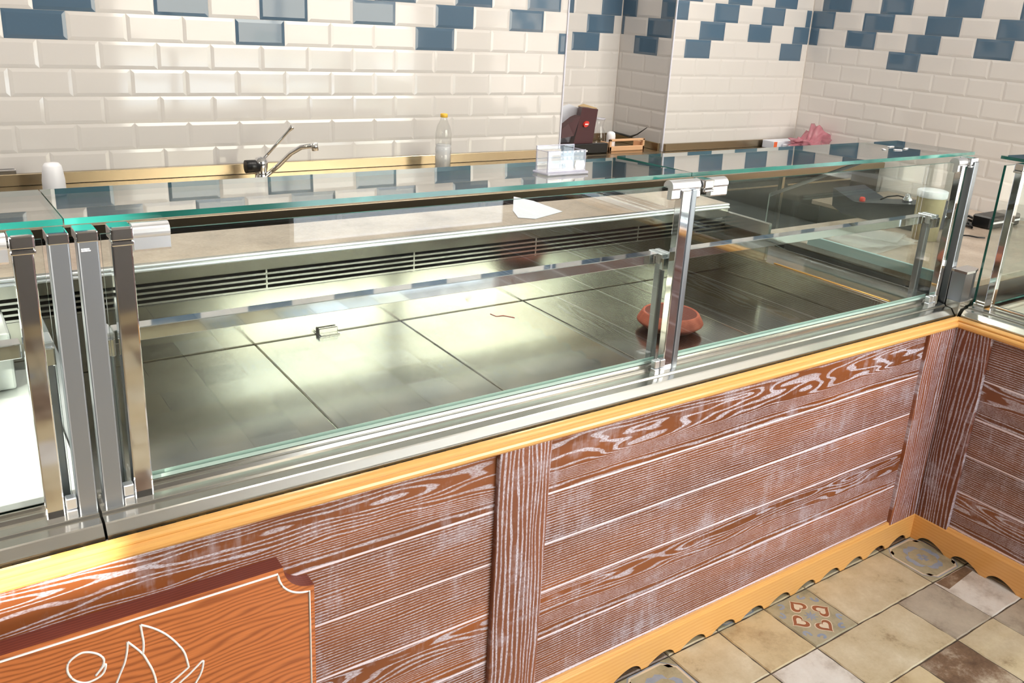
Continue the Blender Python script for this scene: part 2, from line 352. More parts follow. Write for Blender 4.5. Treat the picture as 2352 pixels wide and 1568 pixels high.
# ------------------------------------------------------------------ the room
YW, ZR, XE, ZB, YN, XO, XR = 2.3362, 1.4988, 0.1781, 0.928, 2.7781, 0.9085, 2.0577
X0, XA, XN, YS, YT = -2.2689, 1.0059, 0.5522, 2.6496, 1.7657
TW, TH = 0.2, 0.1
XL, YF, ZC = -6.9, -3.2, 3.15
XR2, YR2 = 4.6, -1.3
def is_blue(row, pos, ph0):
    """pos: left end of the tile along the wall; ph0: left end of the lowest blue tile"""
    if row < 0: return False
    u = (pos-ph0)/TW - 0.5*row
    per = 4 if row == 0 else 2
    return abs(u/per-round(u/per)) < 0.05
def tiles(mb, a0, a1, z0, z1, ph, place, sgn=1):
    """place(a, z, d) -> 3-D point, d = height above the grout; sgn flips the blue stair"""
    g_, b_, hgt = 0.0004, 0.013, 0.0016
    k0 = math.floor((z0-ZR)/TH)
    for k in range(k0, int((z1-ZR)/TH)+1):
        za, zb = max(ZR+k*TH, z0), min(ZR+(k+1)*TH, z1)
        if zb-za < 0.01: continue
        row = k+1          # row 0 is the lowest row that holds blue tiles
        off = 0.5*TW*row
        i0 = math.floor((a0-ph-sgn*off)/TW)
        for i in range(i0, i0+200):
            p = ph+sgn*off+i*TW
            if p >= a1-0.003: break
            aa, ab = max(p, a0), min(p+TW, a1)
            if ab-aa < 0.004: continue
            if sgn == 1: blue = is_blue(row, p, ph)
            else:
                if row < 0: blue = False
                else:
                    u = (p-ph)/TW+0.5*row; per = 4 if row == 0 else 2; blue = abs(u/per-round(u/per)) < 0.05
            if row > 9: blue = False
            bl = min(b_, (ab-aa)/2.5); bz = min(b_, (zb-za)/2.5)
            e0 = bl if aa == p else 0.001; e1 = bl if abs(ab-p-TW) < 1e-6 else 0.001
            mt = mb.mi('tile_blue' if blue else 'tile_white')
            o_ = [place(a, z, 0.0) for a, z in ((aa+g_, za+g_), (ab-g_, za+g_), (ab-g_, zb-g_), (aa+g_, zb-g_))]
            q_ = [place(a, z, hgt) for a, z in ((aa+e0, za+bz), (ab-e1, za+bz), (ab-e1, zb-bz), (aa+e0, zb-bz))]
            O = [mb.bm.verts.new(v) for v in o_]; Q = [mb.bm.verts.new(v) for v in q_]
            mb.bm.faces.new(Q).material_index = mt
            for j in range(4):
                mb.bm.faces.new((O[j], O[(j+1) % 4], Q[(j+1) % 4], Q[j])).material_index = mt
def wall_build(mb, name): 
    o = mb.build(name); return struct(o)
# back wall: two stretches in one plane with a tall recess between them
mb = MB(); mb.box(XL, XE, YW, YW+0.55, 0, ZC, 'grout'); mb.box(XO, XR+0.15, YW, YW+0.55, 0, ZC, 'grout')
mb.box(XE, XO, YN, YN+0.11, 0, ZC, 'grout')
tiles(mb, XL+.01, XE-0.004, 0.80, ZC-0.02, X0, lambda a, z, d: (a, YW-0.0005-d, z))
tiles(mb, XO+0.004, XR-0.006, 0.80, ZC-0.02, XA, lambda a, z, d: (a, YW-0.0005-d, z))
tiles(mb, XE+0.006, XO-0.006, 0.80, ZC-0.02, XN, lambda a, z, d: (a, YN-0.0005-d, z))
tiles(mb, YW+0.004, YN-0.006, 0.80, ZC-0.02, YS-TW, lambda a, z, d: (XO-0.0005-d, a, z), -1)
tiles(mb, YW+0.004, YN-0.006, 0.80, ZC-0.02, YS-TW, lambda a, z, d: (XE+0.0005+d, a, z), -1)
wall_build(mb, 'wall_back')
mb = MB(); mb.box(XR, XR+0.12, YR2, YW, 0, ZC, 'grout')
tiles(mb, YR2+0.01, YW-0.007, 0.12, ZC-0.02, YT-TW, lambda a, z, d: (XR-0.0005-d, a, z), -1)
wall_build(mb, 'wall_right')
mb = MB(); mb.box(XE-0.005, XE+0.003, YW-0.009, YW-0.001, 0.87, ZC-0.01, 'edge_band', 0.002); struct(mb.build('trim_1'))
mb = MB(); mb.box(XO-0.003, XO+0.005, YW-0.009, YW-0.001, 0.87, ZC-0.01, 'edge_band', 0.002); struct(mb.build('trim_2'))
# shop front behind the camera: piers, sill and head around two big panes and an added high transom; left wall with one window
def holes(mb, along, fixed, t, a0, a1, ops, m='plaster'):
    def bx(p, q, z0, z1):
        if along == 'x': mb.box(p, q, fixed-t, fixed, z0, z1, m)
        else: mb.box(fixed-t, fixed, p, q, z0, z1, m)
    cur = a0
    for (p, q, z0, z1) in ops:
        bx(cur, p, 0, ZC); bx(p, q, 0, z0); bx(p, q, z1, ZC); cur = q
    bx(cur, a1, 0, ZC)
OPF = [(-6.80, -5.28, 2.03, 2.78), (-0.90, 2.30, 0.20, 3.05), (3.45, 4.35, 0.20, 3.05)]  # first opening: unseen transom, added and sized to put sun on the left sill
LW = []
mb = MB(); holes(mb, 'x', YF, 0.2, XL, XR2, OPF, 'plaster_grey'); struct(mb.build('wall_front'))
mb = MB(); holes(mb, 'y', XL, 0.2, YF, YN, LW); struct(mb.build('wall_left'))
mb = MB(); mb.box(XR2, XR2+0.12, YF, YR2, 0, ZC, 'plaster'); mb.box(XR+0.12, XR2, YR2, YR2+0.12, 0, ZC, 'plaster'); struct(mb.build('wall_side'))
for i, (p, q, z0, z1) in enumerate(OPF):
    mb = MB(); t_ = 0.05
    for (a, b, c_, d) in ((p, p+t_, z0, z1), (q-t_, q, z0, z1), (p, q, z0, z0+t_), (p, q, z1-t_, z1), ((p+q)/2-0.02, (p+q)/2+0.02, z0, z1)):
        mb.box(a, b, YF-0.12, YF-0.06, c_, d, 'white_plastic', 0.004)
    struct(mb.build('window_%d' % (i+1)))
mb = MB(); mb.box(XL, XR2+.12, YF-0.2, YN+0.15, ZC, ZC+0.1, 'ceiling'); struct(mb.build('ceiling'))
# daylight entering through the glazing (same place and size as the openings)
def win_light(name, loc, rot, sx, sy, en, col=(1.0, 0.98, 0.95)):
    l = bpy.data.lights.new(name, 'AREA'); l.shape = 'RECTANGLE'; l.size = sx; l.size_y = sy; l.energy = en
    l.cycles.is_portal = True; l.color = col
    o = bpy.data.objects.new(name, l); C.objects.link(o); o.location = loc; o.rotation_euler = rot
for i, (p, q, z0, z1) in enumerate(OPF):
    win_light('window_portal', ((p+q)/2, YF-0.15, (z0+z1)/2), (R(90), 0, 0), q-p, z1-z0, 10)
# street outside the shop front
mb = MB(); mb.box(-14, 10, -16, YF-0.2, -0.06, -0.01, 'plaster'); struct(mb.build('street_pavement'))

# floor: rustic tiles in several kinds, laid on a 0.188 grid
P_ = 0.1880; FX0, FY0 = 0.007, -0.012
mb = MB(); mb.box(XL-.2, XR2+0.12, YF-.2, YN+.15, -0.05, -0.003, 'ft_grout')
rnd = random.Random(3)
def ftile(ci, cj, nx, ny, m):
    """columns count leftwards from the corner, rows towards the viewer"""
    x1 = FX0-ci*P_; x0 = x1-nx*P_; y1 = FY0-cj*P_; y0 = y1-ny*P_
    gp = 0.0017; n = 7
    pts = []
    def edge(p, q, steps):
        for s_ in range(steps):
            f = s_/steps; x = p[0]+(q[0]-p[0])*f; y = p[1]+(q[1]-p[1])*f
            j = rnd.uniform(-0.0012, 0.0012)
            nx_, ny_ = (q[1]-p[1]), -(q[0]-p[0]); L = math.hypot(nx_, ny_)
            pts.append((x+nx_/L*j, y+ny_/L*j))
    c4 = [(x0+gp, y0+gp), (x1-gp, y0+gp), (x1-gp, y1-gp), (x0+gp, y1-gp)]
    for q in range(4): edge(c4[q], c4[(q+1) % 4], n*(nx if q % 2 == 0 else ny))
    cx, cy = (x0+x1)/2, (y0+y1)/2
    top = [(cx+(x-cx)*(1-0.006/(x1-x0)), cy+(y-cy)*(1-0.006/(y1-y0)), 0.0) for x, y in pts]
    bot = [(x, y, -0.003) for x, y in pts]
    k_ = mb.mi(m); T = [mb.bm.verts.new(v) for v in top]; B = [mb.bm.verts.new(v) for v in bot]
    mb.bm.faces.new(T).material_index = k_
    for q in range(len(T)):
        mb.bm.faces.new((B[q], B[(q+1) % len(T)], T[(q+1) % len(T)], T[q])).material_index = k_
    return x0, x1, y0, y1
def flat(pts, m, z): 
    f = mb.bm.faces.new([mb.bm.verts.new((x, y, z)) for x, y in pts]); f.material_index = mb.mi(m)
def ribbon(pts, w_, m, z):
    k_ = mb.mi(m); Lv, Rv = [], []; n = len(pts); loop = (pts[0] == pts[-1])
    for i in range(n):
        a = pts[i-1] if i > 0 else (pts[-2] if loop else pts[0]); b = pts[i+1] if i < n-1 else (pts[1] if loop else pts[-1])
        dx, dy = b[0]-a[0], b[1]-a[1]; L = math.hypot(dx, dy) or 1; ox, oy = -dy/L*w_/2, dx/L*w_/2
        Lv.append(mb.bm.verts.new((pts[i][0]+ox, pts[i][1]+oy, z))); Rv.append(mb.bm.verts.new((pts[i][0]-ox, pts[i][1]-oy, z)))
    for i in range(n-1):
        mb.bm.faces.new((Lv[i], Lv[i+1], Rv[i+1], Rv[i])).material_index = k_
def hearts(x0, x1, y0, y1):
    cx, cy = (x0+x1)/2, (y0+y1)/2; S = x1-x0
    for q in range(4):
        an = q*math.pi/2
        def T(u, v): return (cx+S*(u*math.cos(an)-v*math.sin(an)), cy+S*(u*math.sin(an)+v*math.cos(an)))
        def heart(s_, c0=0.262):
            out = []
            for i in range(36):
                t = 2*math.pi*i/36
                hx = 16*math.sin(t)**3; hy = 13*math.cos(t)-5*math.cos(2*t)-2*math.cos(3*t)-math.cos(4*t)
                out.append(T(c0-hy/17*0.150*s_, hx/16*0.140*s_))
            return out
        flat(heart(1.14), 'ft_cream', 0.0003); flat(heart(1.0), 'ft_red', 0.0005)
        flat(heart(0.58, 0.255), 'ft_cream', 0.0007)
        # lobed leaf at the tip, spirals by the tile's edge
        for sg in (-1, 1):
            pts = []
            for i in range(16):
                t = i/15*4.6; r_ = 0.075*(1-i/22)
                pts.append(T(0.42+r_*math.cos(t+2.2)*0.8-0.02, sg*(0.235+r_*math.sin(t+2.2))))
            ribbon(pts, 0.042*S, 'ft_blue', 0.0004)
    for q in range(8):
        an = q*math.pi/4; a1, a2 = an-0.32, an+0.32
        flat([(cx, cy), (cx+0.055*S*math.cos(a1), cy+0.055*S*math.sin(a1)), (cx+0.12*S*math.cos(an), cy+0.12*S*math.sin(an)), (cx+0.055*S*math.cos(a2), cy+0.055*S*math.sin(a2))], 'ft_blue', 0.0004)
def quatre(x0, x1, y0, y1):
    cx, cy = (x0+x1)/2, (y0+y1)/2; S = x1-x0
    # octagonal cream border, blue cross and four blue leaves
    oc = [(0.44, 0.28), (0.28, 0.44), (-0.28, 0.44), (-0.44, 0.28), (-0.44, -0.28), (-0.28, -0.44), (0.28, -0.44), (0.44, -0.28), (0.44, 0.28)]
    ribbon([(cx+a*S, cy+b*S) for a, b in oc], 0.035*S, 'ft_cream', 0.0003)
    ribbon([(cx+a*S*1.06, cy+b*S*1.06) for a, b in oc], 0.018*S, 'ft_blue', 0.0003)
    for q in range(4):
        an = q*math.pi/2
        def T(u, v): return (cx+S*(u*math.cos(an)-v*math.sin(an)), cy+S*(u*math.sin(an)+v*math.cos(an)))
        flat([T(0.02, -0.03), T(0.10, -0.05), T(0.10, 0.05), T(0.02, 0.03)], 'ft_blue', 0.0004)
        flat([T(0.17, -0.17), T(0.22, -0.10), T(0.21, 0), T(0.22, 0.10), T(0.17, 0.17), T(0.27, 0.16), T(0.33, 0.07), T(0.30, 0), T(0.33, -0.07), T(0.27, -0.16)], 'ft_blue', 0.0004)
        for sg in (-1, 1):
            flat([T(0.33, sg*0.33), T(0.40, sg*0.30), T(0.37, sg*0.38), T(0.30, sg*0.40)], 'ft_red', 0.0004)
LAY = {(0, 0): (1, 'Q'), (1, 0): (2, 'ft_beige'), (3, 0): (1, 'H'), (4, 0): (1, 'ft_tan'), (5, 0): (1, 'ft_beige'), (6, 0): (1, 'Q'), (7, 0): (2, 'ft_tan'),
       (0, 1): (1, 'ft_white'), (1, 1): (1, 'ft_grey'), (2, 1): (2, 'ft_beige'), (4, 1): (1, 'ft_white'), (5, 1): (1, 'ft_beige'), (6, 1): (2, 'ft_grey'),
       (0, 2): (1, 'ft_grey'), (1, 2): (1, 'ft_beige'), (2, 2): (1, 'ft_brown'), (3, 2): (1, 'ft_tan'), (4, 2): (2, 'ft_beige'), (6, 2): (1, 'ft_white')}
skip = set()
for cj in range(-1, 17):
    for ci in range(-9, 33):
        if (ci, cj) in skip: continue
        if (ci, cj) in LAY: nx, kind = LAY[(ci, cj)]
        else:
            nx = 1; kind = rnd.choice(['ft_beige', 'ft_tan', 'ft_grey', 'ft_white', 'ft_beige', 'ft_tan', 'Q', 'ft_beige', 'ft_brown'])
            if rnd.random() < 0.25 and kind not in 'Q' and (ci+1, cj) not in LAY: nx = 2
        for q in range(nx): skip.add((ci+q, cj))
        mname = {'H': 'ft_pat', 'Q': 'ft_pat'}.get(kind, kind)
        bb = ftile(ci, cj, nx, 1, mname)
        if kind == 'H': hearts(*bb)
        if kind == 'Q': quatre(*bb)
# stained strip beside the white tile in the corner
flat([(-0.176, -0.206), (-0.01, -0.206), (-0.01, -0.232), (-0.17, -0.246)], 'ft_brown', 0.0003)
struct(mb.build('floor'))

# ------------------------------------------------------------------ the two counter bases
XEND, YEND = -5.2, -2.4
G0, GP = 0.610, 0.1273
mt_ = thing('counter_base', 'long whitewashed plank counter base running left from the inner corner, under the big glass case', 'counter', (-1.5, 0.0, 0))
rt_ = thing('counter_base', 'short whitewashed plank counter base coming forward from the inner corner at the right edge', 'counter', (0.0, -1.0, 0))
ZT = 0.752
def plank_panel(a0, a1, along, parent, matn):
    mb = MB()
    zs = [0.045]+[G0-k*GP for k in range(4, -1, -1)]+[0.765]
    def bx(p, q, y0, y1, z0, z1, m, bev=0):
        if along == 'x': mb.box(p, q, y0, y1, z0, z1, m, bev)
        else: mb.box(y0, y1, p, q, z0, z1, m, bev)
    bx(a0, a1, 0.0007, 0.02, 0.045, 0.7705, 'groove')
    for z0, z1 in zip(zs, zs[1:]): bx(a0, a1, 0.0, 0.012, z0+0.0024, z1-0.0024, matn, 0.0006)
    return mb.build('plank_panel', parent)
plank_panel(XEND, -1.6949, 'x', mt_, 'planks'); plank_panel(-1.5649, -0.1556, 'x', mt_, 'planks')
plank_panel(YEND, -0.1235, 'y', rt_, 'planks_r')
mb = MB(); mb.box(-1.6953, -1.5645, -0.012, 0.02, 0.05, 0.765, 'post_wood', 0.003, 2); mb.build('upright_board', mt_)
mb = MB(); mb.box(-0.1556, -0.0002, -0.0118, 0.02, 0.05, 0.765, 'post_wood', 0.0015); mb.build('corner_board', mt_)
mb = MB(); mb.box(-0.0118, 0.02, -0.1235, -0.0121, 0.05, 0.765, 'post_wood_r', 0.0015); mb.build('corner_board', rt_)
# moulding under the glass case, mitred in the corner
PR = [(-0.0003, 0.747), (-0.008, 0.747), (-0.0145, 0.750), (-0.018, 0.755), (-0.0182, 0.760), (-0.016, 0.7645), (-0.0115, 0.767), (-0.0095, 0.7685),
      (-0.0110, 0.7705), (-0.0105, 0.7735), (-0.0075, 0.7765), (-0.002, 0.7785), (0.0025, 0.7795), (0.0036, 0.7780), (0.0036, 0.7712), (-0.0003, 0.7712)]
mb = MB(); mb.prism([(XEND, y, z) for y, z in PR], [(min(y, 0.0), y, z) for y, z in PR], 'maple'); mb.build('top_moulding', mt_)
mb = MB(); mb.prism([(y, YEND, z) for y, z in PR], [(y, min(y, 0.0), z) for y, z in PR], 'maple_y'); mb.build('top_moulding', rt_)
# skirting with a scalloped foot
def scallop(L0, L1, period=0.118, ph=0.04):
    """bottom outline from L0 to L1 (distance from the corner): ogee arches with small feet"""
    pts = []; n = int((L1-L0)/0.003)
    for i in range(n+1):
        s_ = L0+(L1-L0)*i/n; t = ((s_-ph)/period) % 1.0
        if s_ < ph: z = 0.0
        elif t < 0.80: z = 0.024*math.sin(math.pi*(t/0.80)**0.72)**0.8
        else: z = 0.0
        pts.append((s_, z))
    return pts
def skirting(L1, along, parent, mat):
    mb = MB(); T = 0.0135; ZS = 0.0963
    sc_ = scallop(T, L1)
    def P(s_, d, z): return (-s_, -d, z) if along == 'x' else (-d, -s_, z)
    top = [(L1, 0.084), (T, 0.084)]
    A = [P(s_, T, z) for s_, z in sc_]+[P(s_, T, z) for s_, z in top]
    TB = 0.0070
    B = [P(s_ if s_ > T+1e-6 else TB, TB, z) for s_, z in sc_]+[P(L1, TB, 0.084), P(TB, TB, 0.084)]
    mb.prism(A, B, mat)
    # packing behind the board, well above the cut-outs
    mb.prism([P(L1, 0, 0.05), P(L1, TB, 0.05), P(L1, TB, 0.084), P(L1, 0, 0.084)], [P(0, 0, 0.05), P(TB, TB, 0.05), P(TB, TB, 0.084), P(0, 0, 0.084)], mat)
    # moulded top edge: two small steps
    for (d0, d1, z0, z1) in ((T, T-0.002, 0.084, 0.0885), (T-0.003, T-0.006, 0.0885, 0.0965)):
        a = [P(L1, 0, z0), P(L1, d0, z0), P(L1, d1, z1), P(L1, 0, z1)]
        b = [P(0, 0, z0), P(d0, d0, z0), P(d1, d1, z1), P(0, 0, z1)]
        mb.prism(a, b, mat)
    return mb.build('skirting_board', parent)
skirting(-XEND, 'x', mt_, 'maple'); skirting(-YEND, 'y', rt_, 'maple_y')
mb = MB(); mb.box(XEND, 0.0, 0.12, 0.75, 0.0, 0.69, 'dark'); mb.build('carcass', mt_)
mb = MB(); mb.box(0.12, 0.70, YEND, -0.02, 0.0, 0.69, 'dark'); mb.build('carcass', rt_)

# ------------------------------------------------------------------ wooden sign board with the drawing
sg = thing('sign_board', 'orange-brown wooden sign board with scooped corner and white outline drawing, hung on the counter base', 'sign', (-2.6, 0.0, 0.3))
SX1, SZ1, SX0, SZ0, SY0, SY1 = -2.1, 0.660, -3.16, 0.11, -0.036, -0.0006
def sign_outline(ins=0.0, r_=0.072):
    pts = []
    x0, x1, z0, z1 = SX0+ins, SX1-ins, SZ0+ins, SZ1-ins
    R_ = r_
    for (cx, cz, a0, a1, ox) in ((x1, z1, 180, 270, 1), (x1, z0, 90, 180, 1), (x0, z0, 0, 90, -1), (x0, z1, 270, 360, -1)):
        seg = []
        for i in range(13):
            a = math.radians(a0+(a1-a0)*i/12)
            seg.append((cx+R_*math.cos(a), cz+R_*math.sin(a)))
        pts.append(seg)
    out = []
    # clockwise from the top right
    out += pts[0]; out += pts[1]; out += pts[2]; out += pts[3]
    # orient each scoop so that the outline runs on
    return out
o_ = sign_outline()
# build in order: top-right scoop from its top-left end down to the right edge
def scoop(cx, cz, a0, a1, r_): return [(cx+r_*math.cos(math.radians(a0+(a1-a0)*i/14)), cz+r_*math.sin(math.radians(a0+(a1-a0)*i/14))) for i in range(15)]
def outline(ins, r_, lip=0.008):
    x0, x1, z0, z1 = SX0+ins, SX1-ins, SZ0+ins, SZ1-ins
    o = []
    o += scoop(x1, z1, 180, 270, r_); o += scoop(x1, z0, 90, 180, r_)
    o += scoop(x0, z0, 0, 90, r_) ; o += scoop(x0, z1, 270, 360, r_)
    return o
OL = outline(0.0, 0.055)
mb = MB(); mb.prism([(x, SY0, z) for x, z in OL], [(x, SY1, z) for x, z in OL], 'sign_edge', 'sign_wood'); mb.build('board', sg)
LN = outline(0.0095, 0.055)
def ink(mb, pts, closed=False, r_=0.0021): mb.tube([(x, SY0-0.0002, z) for x, z in pts], r_, 'white_paint', 6, closed)
mb = MB(); ink(mb, LN, True); mb.build('border_line', sg, 'white painted line following the edge')
def smooth(pts, n=5):
    out = []
    for i in range(len(pts)-1):
        p0 = pts[max(i-1, 0)]; p1 = pts[i]; p2 = pts[i+1]; p3 = pts[min(i+2, len(pts)-1)]
        for k_ in range(n):
            t = k_/n
            out.append(tuple(0.5*((2*p1[j])+(-p0[j]+p2[j])*t+(2*p0[j]-5*p1[j]+4*p2[j]-p3[j])*t*t+(-p0[j]+3*p1[j]-3*p2[j]+p3[j])*t**3) for j in (0, 1)))
    return out+[pts[-1]]
mb = MB()
for pts in ([(-2.388, .637), (-2.37, .623), (-2.353, .605), (-2.338, .582), (-2.327, .559), (-2.323, .54), (-2.321, .524)],
            [(-2.321, .524), (-2.335, .515), (-2.351, .505), (-2.372, .488), (-2.40, .46)],
            [(-2.388, .637), (-2.387, .619), (-2.386, .601), (-2.388, .582)],
            [(-2.409, .613), (-2.399, .598), (-2.389, .581), (-2.382, .561), (-2.376, .54), (-2.373, .515), (-2.376, .48), (-2.385, .45)],
            [(-2.409, .613), (-2.411, .596), (-2.416, .576), (-2.424, .558), (-2.434, .535), (-2.45, .50)],
            [(-2.36, .478), (-2.337, .499), (-2.322, .509), (-2.309, .519), (-2.298, .527), (-2.298, .518), (-2.302, .504), (-2.312, .487), (-2.33, .46), (-2.36, .43)],
            [(-2.459, .57), (-2.452, .577), (-2.4465, .583), (-2.443, .585), (-2.445, .575), (-2.451, .567), (-2.461, .563), (-2.473, .563), (-2.484, .57), (-2.492, .581), (-2.496, .595), (-2.494, .608), (-2.486, .616), (-2.474, .62), (-2.462, .616), (-2.451, .607), (-2.4455, .597), (-2.4455, .589), (-2.450, .580), (-2.459, .57)]):
    ink(mb, smooth(pts), r_=0.0019)
mb.build('drawing', sg, 'white outlines of a boat with two sails and a ring')

# ------------------------------------------------------------------ glass display cases
ZG, YG0, YG1 = 1.270, 0.100, 0.366
YGL = 0.085      # plane of the front glass
def slab(x0, x1, y0, y1, ztop, th, parent, name, tilt=0.0, swap=False, mat='glass_top'):
    """horizontal pane with green edges; tilt lowers the back edge"""
    mb = MB()
    pt = (lambda a, b, z: (b, a, z)) if swap else (lambda a, b, z: (a, b, z))
    def z(b): return ztop-(b-y0)*tilt
    A = [pt(x0, y0, z(y0)), pt(x1, y0, z(y0)), pt(x1, y1, z(y1)), pt(x0, y1, z(y1))]
    B = [(p[0], p[1], p[2]-th) for p in A]
    mb.prism(A, B, 'glass_edge', mat)
    return mb.build(name, parent)
def pane(x0, x1, y0, y1, z0, z1, parent, name, thin='y'):
    """upright pane: clear faces across the thin axis, green on the rim"""
    mb = MB(); ce, cg = mb.mi('glass_edge'), mb.mi('glass')
    t = bmesh.new(); bmesh.ops.create_cube(t, size=1.0)
    for v in t.verts: v.co = Vector(((x0+x1)/2+v.co.x*(x1-x0), (y0+y1)/2+v.co.y*(y1-y0), (z0+z1)/2+v.co.z*(z1-z0)))
    t.normal_update(); mp = {v: mb.bm.verts.new(v.co) for v in t.verts}
    for f in t.faces:
        q = mb.bm.faces.new([mp[v] for v in f.verts])
        q.material_index = cg if abs(f.normal['xyz'.index(thin)]) > 0.9 else ce
    t.free(); return mb.build(name, parent)
def swapper(swap):
    if not swap: return lambda mb, a0, a1, b0, b1, z0, z1, m, bev=0.0, seg=1: mb.box(a0, a1, b0, b1, z0, z1, m, bev, seg)
    return lambda mb, a0, a1, b0, b1, z0, z1, m, bev=0.0, seg=1: mb.box(b0, b1, a0, a1, z0, z1, m, bev, seg)
LEDGE = [(0.024, 0.70), (0.024, 0.7712), (0.0042, 0.7712), (0.0042, 0.774), (0.0095, 0.7745), (0.0105, 0.7825), (0.0125, 0.7835), (0.0225, 0.7965), (0.0245, 0.7985), (0.044, 0.8005),
         (0.0455, 0.8045), (0.047, 0.8055), (0.070, 0.8080), (0.0715, 0.8150), (0.0735, 0.8160), (0.0795, 0.8165), (0.0795, 0.8215), (0.0815, 0.8225),
         (0.0900, 0.8225), (0.0915, 0.8165), (0.098, 0.816), (0.099, 0.74), (0.099, 0.70)]
def ledge(a0, a1, parent, swap=False):
    mb = MB()
    f = (lambda a, y, z: (y, a, z)) if swap else (lambda a, y, z: (a, y, z))
    mb.prism([f(a0, y, z) for y, z in LEDGE], [f(a1, y, z) for y, z in LEDGE], 'steel')
    o = mb.build('front_sill', parent)
    mb = MB()
    n = int((a1-a0)/0.036)
    for i in range(n):
        a = a0+0.006+i*0.036; q = (lambda m_, *v: swapper(swap)(m_, *v))
        swapper(swap)(mb, a, a+0.024, 0.0055, 0.0085, 0.7735, 0.7756, 'seal')
    mb.build('slot_strip', o)
    return o
def post(a0, a1, parent, swap=False, kind='chrome', top=1.262, foot=True, b0=0.060, b1=0.082):
    mb = MB(); B = swapper(swap)
    B(mb, a0, a1, b0, b1, 0.803, top, kind, 0.0025, 2)
    o = mb.build('post', parent)
    return o
def clamp(a0, a1, parent, swap=False):
    """glass clamp: round lobe over a flat plate"""
    mb = MB(); B = swapper(swap)
    f = (lambda a, y, z: (y, a, z)) if swap else (lambda a, y, z: (a, y, z))
    prof = [(0.062, 0.222), (0.0655, 0.2195), (0.078, 0.2185), (0.079, 0.222), (0.078, 0.2485), (0.085, 0.2485)]
    pr = []
    for i in range(15):
        t = math.radians(-20+210*i/14); pr.append((0.079+0.0155*math.cos(t)*-1*-1, 1.2475+0.0145*math.sin(t)))
    body = [(0.0925, 1.244)]+[(0.079+0.0155*math.cos(math.radians(0+200*i/16)), 1.2465+0.0145*math.sin(math.radians(0+200*i/16))) for i in range(17)]+[(0.066, 1.240), (0.0655, 1.222), (0.0675, 1.2185), (0.0800, 1.2185), (0.0800, 1.244)]
    mb.prism([f(a0, y, z) for y, z in body], [f(a1, y, z) for y, z in body], 'alu', smooth=False)
    return mb.build('glass_clamp', parent)
def hinge_block(a0, a1, parent, swap=False):
    mb = MB(); B = swapper(swap)
    B(mb, a0, a1, 0.056, 0.096, 1.2395, 1.2605, 'chrome', 0.003, 2); B(mb, a0, a1, 0.0545, 0.062, 1.2325, 1.2395, 'chrome', 0.002, 2)
    return mb.build('top_bracket', parent)
def foot_blocks(a0, a1, parent, swap=False):
    mb = MB(); B = swapper(swap)
    for z0, z1 in ((0.8035, 0.8185), (0.8205, 0.8395)): B(mb, a0, a1, 0.050, 0.066, z0, z1, 'alu', 0.0015)  # foot bracket together with its bright reflections, all modelled as solid blocks
    return mb.build('foot_bracket_and_reflections', parent)
def rail(a0, a1, parent, swap=False):
    mb = MB(); B = swapper(swap)
    B(mb, a0, a1, 0.112, 0.142, 1.0585, 1.0815, 'chrome', 0.0012); o = mb.build('shelf_rail', parent)
    return o
def rail_bracket(a0, a1, parent, swap=False):
    mb = MB(); B = swapper(swap)
    B(mb, a0, a1, 0.100, 0.148, 1.057, 1.083, 'alu', 0.002); B(mb, a0, a1, 0.094, 0.106, 1.045, 1.075, 'chrome', 0.002)
    return mb.build('rail_bracket', parent)
def inner_upright(a0, a1, parent, swap=False):
    mb = MB(); B = swapper(swap); B(mb, a0, a1, 0.112, 0.132, 0.742, 1.057, 'satin', 0.002)
    return mb.build('inner_upright', parent)
ZF = 0.740; YB = 0.80
def rear(a0, a1, parent, y=YB):
    """rear wall of the well: sheet, louvred grille, bright double rail"""
    mb = MB(); mb.box(a0, a1, y, y+0.012, ZF-0.02, 0.882, 'rear_steel'); mb.box(a0, a1, y, y+0.012, 0.9365, 0.966, 'rear_steel', 0.001)
    o = mb.build('rear_wall', parent)
    mb = MB(); mb.box(a0, a1, y+0.02, y+0.024, 0.880, 0.938, 'dark')
    for k_ in range(4):
        z = 0.8835+k_*0.0135
        mb.prism([(a0, y-0.001, z), (a0, y-0.001, z+0.0052), (a0, y+0.014, z+0.0075), (a0, y+0.014, z+0.0022)],
                 [(a1, y-0.001, z), (a1, y-0.001, z+0.0052), (a1, y+0.014, z+0.0075), (a1, y+0.014, z+0.0022)], 'steel')
    x = a0+0.10
    while x < a1: mb.box(x, x+0.004, y+0.001, y+0.014, 0.882, 0.938, 'steel'); x += 0.42
    mb.build('air_grille', parent)
    mb = MB(); mb.box(a0, a1, y-0.008, y+0.012, 0.9665, 0.9745, 'alu', 0.003, 2); mb.box(a0, a1, y-0.006, y+0.012, 0.9765, 0.9835, 'alu', 0.003, 2)
    mb.box(a0, a1, y-0.002, y+0.012, 0.966, 0.984, 'steel'); mb.build('rear_rail', parent)
    return o

dc = thing('display_case', 'long refrigerated glass display case in the middle, two front panes and a bare steel deck', 'display case', (-1.2, 0.4, 0.74))
X_L, X_R, X_M = -2.4155, 0.082, -1.130
ledge(-2.4145, -0.004, dc)
slab(X_L, X_M-0.001, YG0, YG1, ZG, 0.0095, dc, 'top_glass', 0.034)
slab(X_M+0.001, X_R, YG0, YG1, ZG, 0.0095, dc, 'top_glass', 0.020)
pane(-2.372, X_M-0.006, YGL-0.003, YGL+0.003, 0.8225, 1.2465, dc, 'front_glass')
pane(X_M+0.0, 0.005, YGL-0.003, YGL+0.003, 0.8225, 1.2465, dc, 'front_glass')
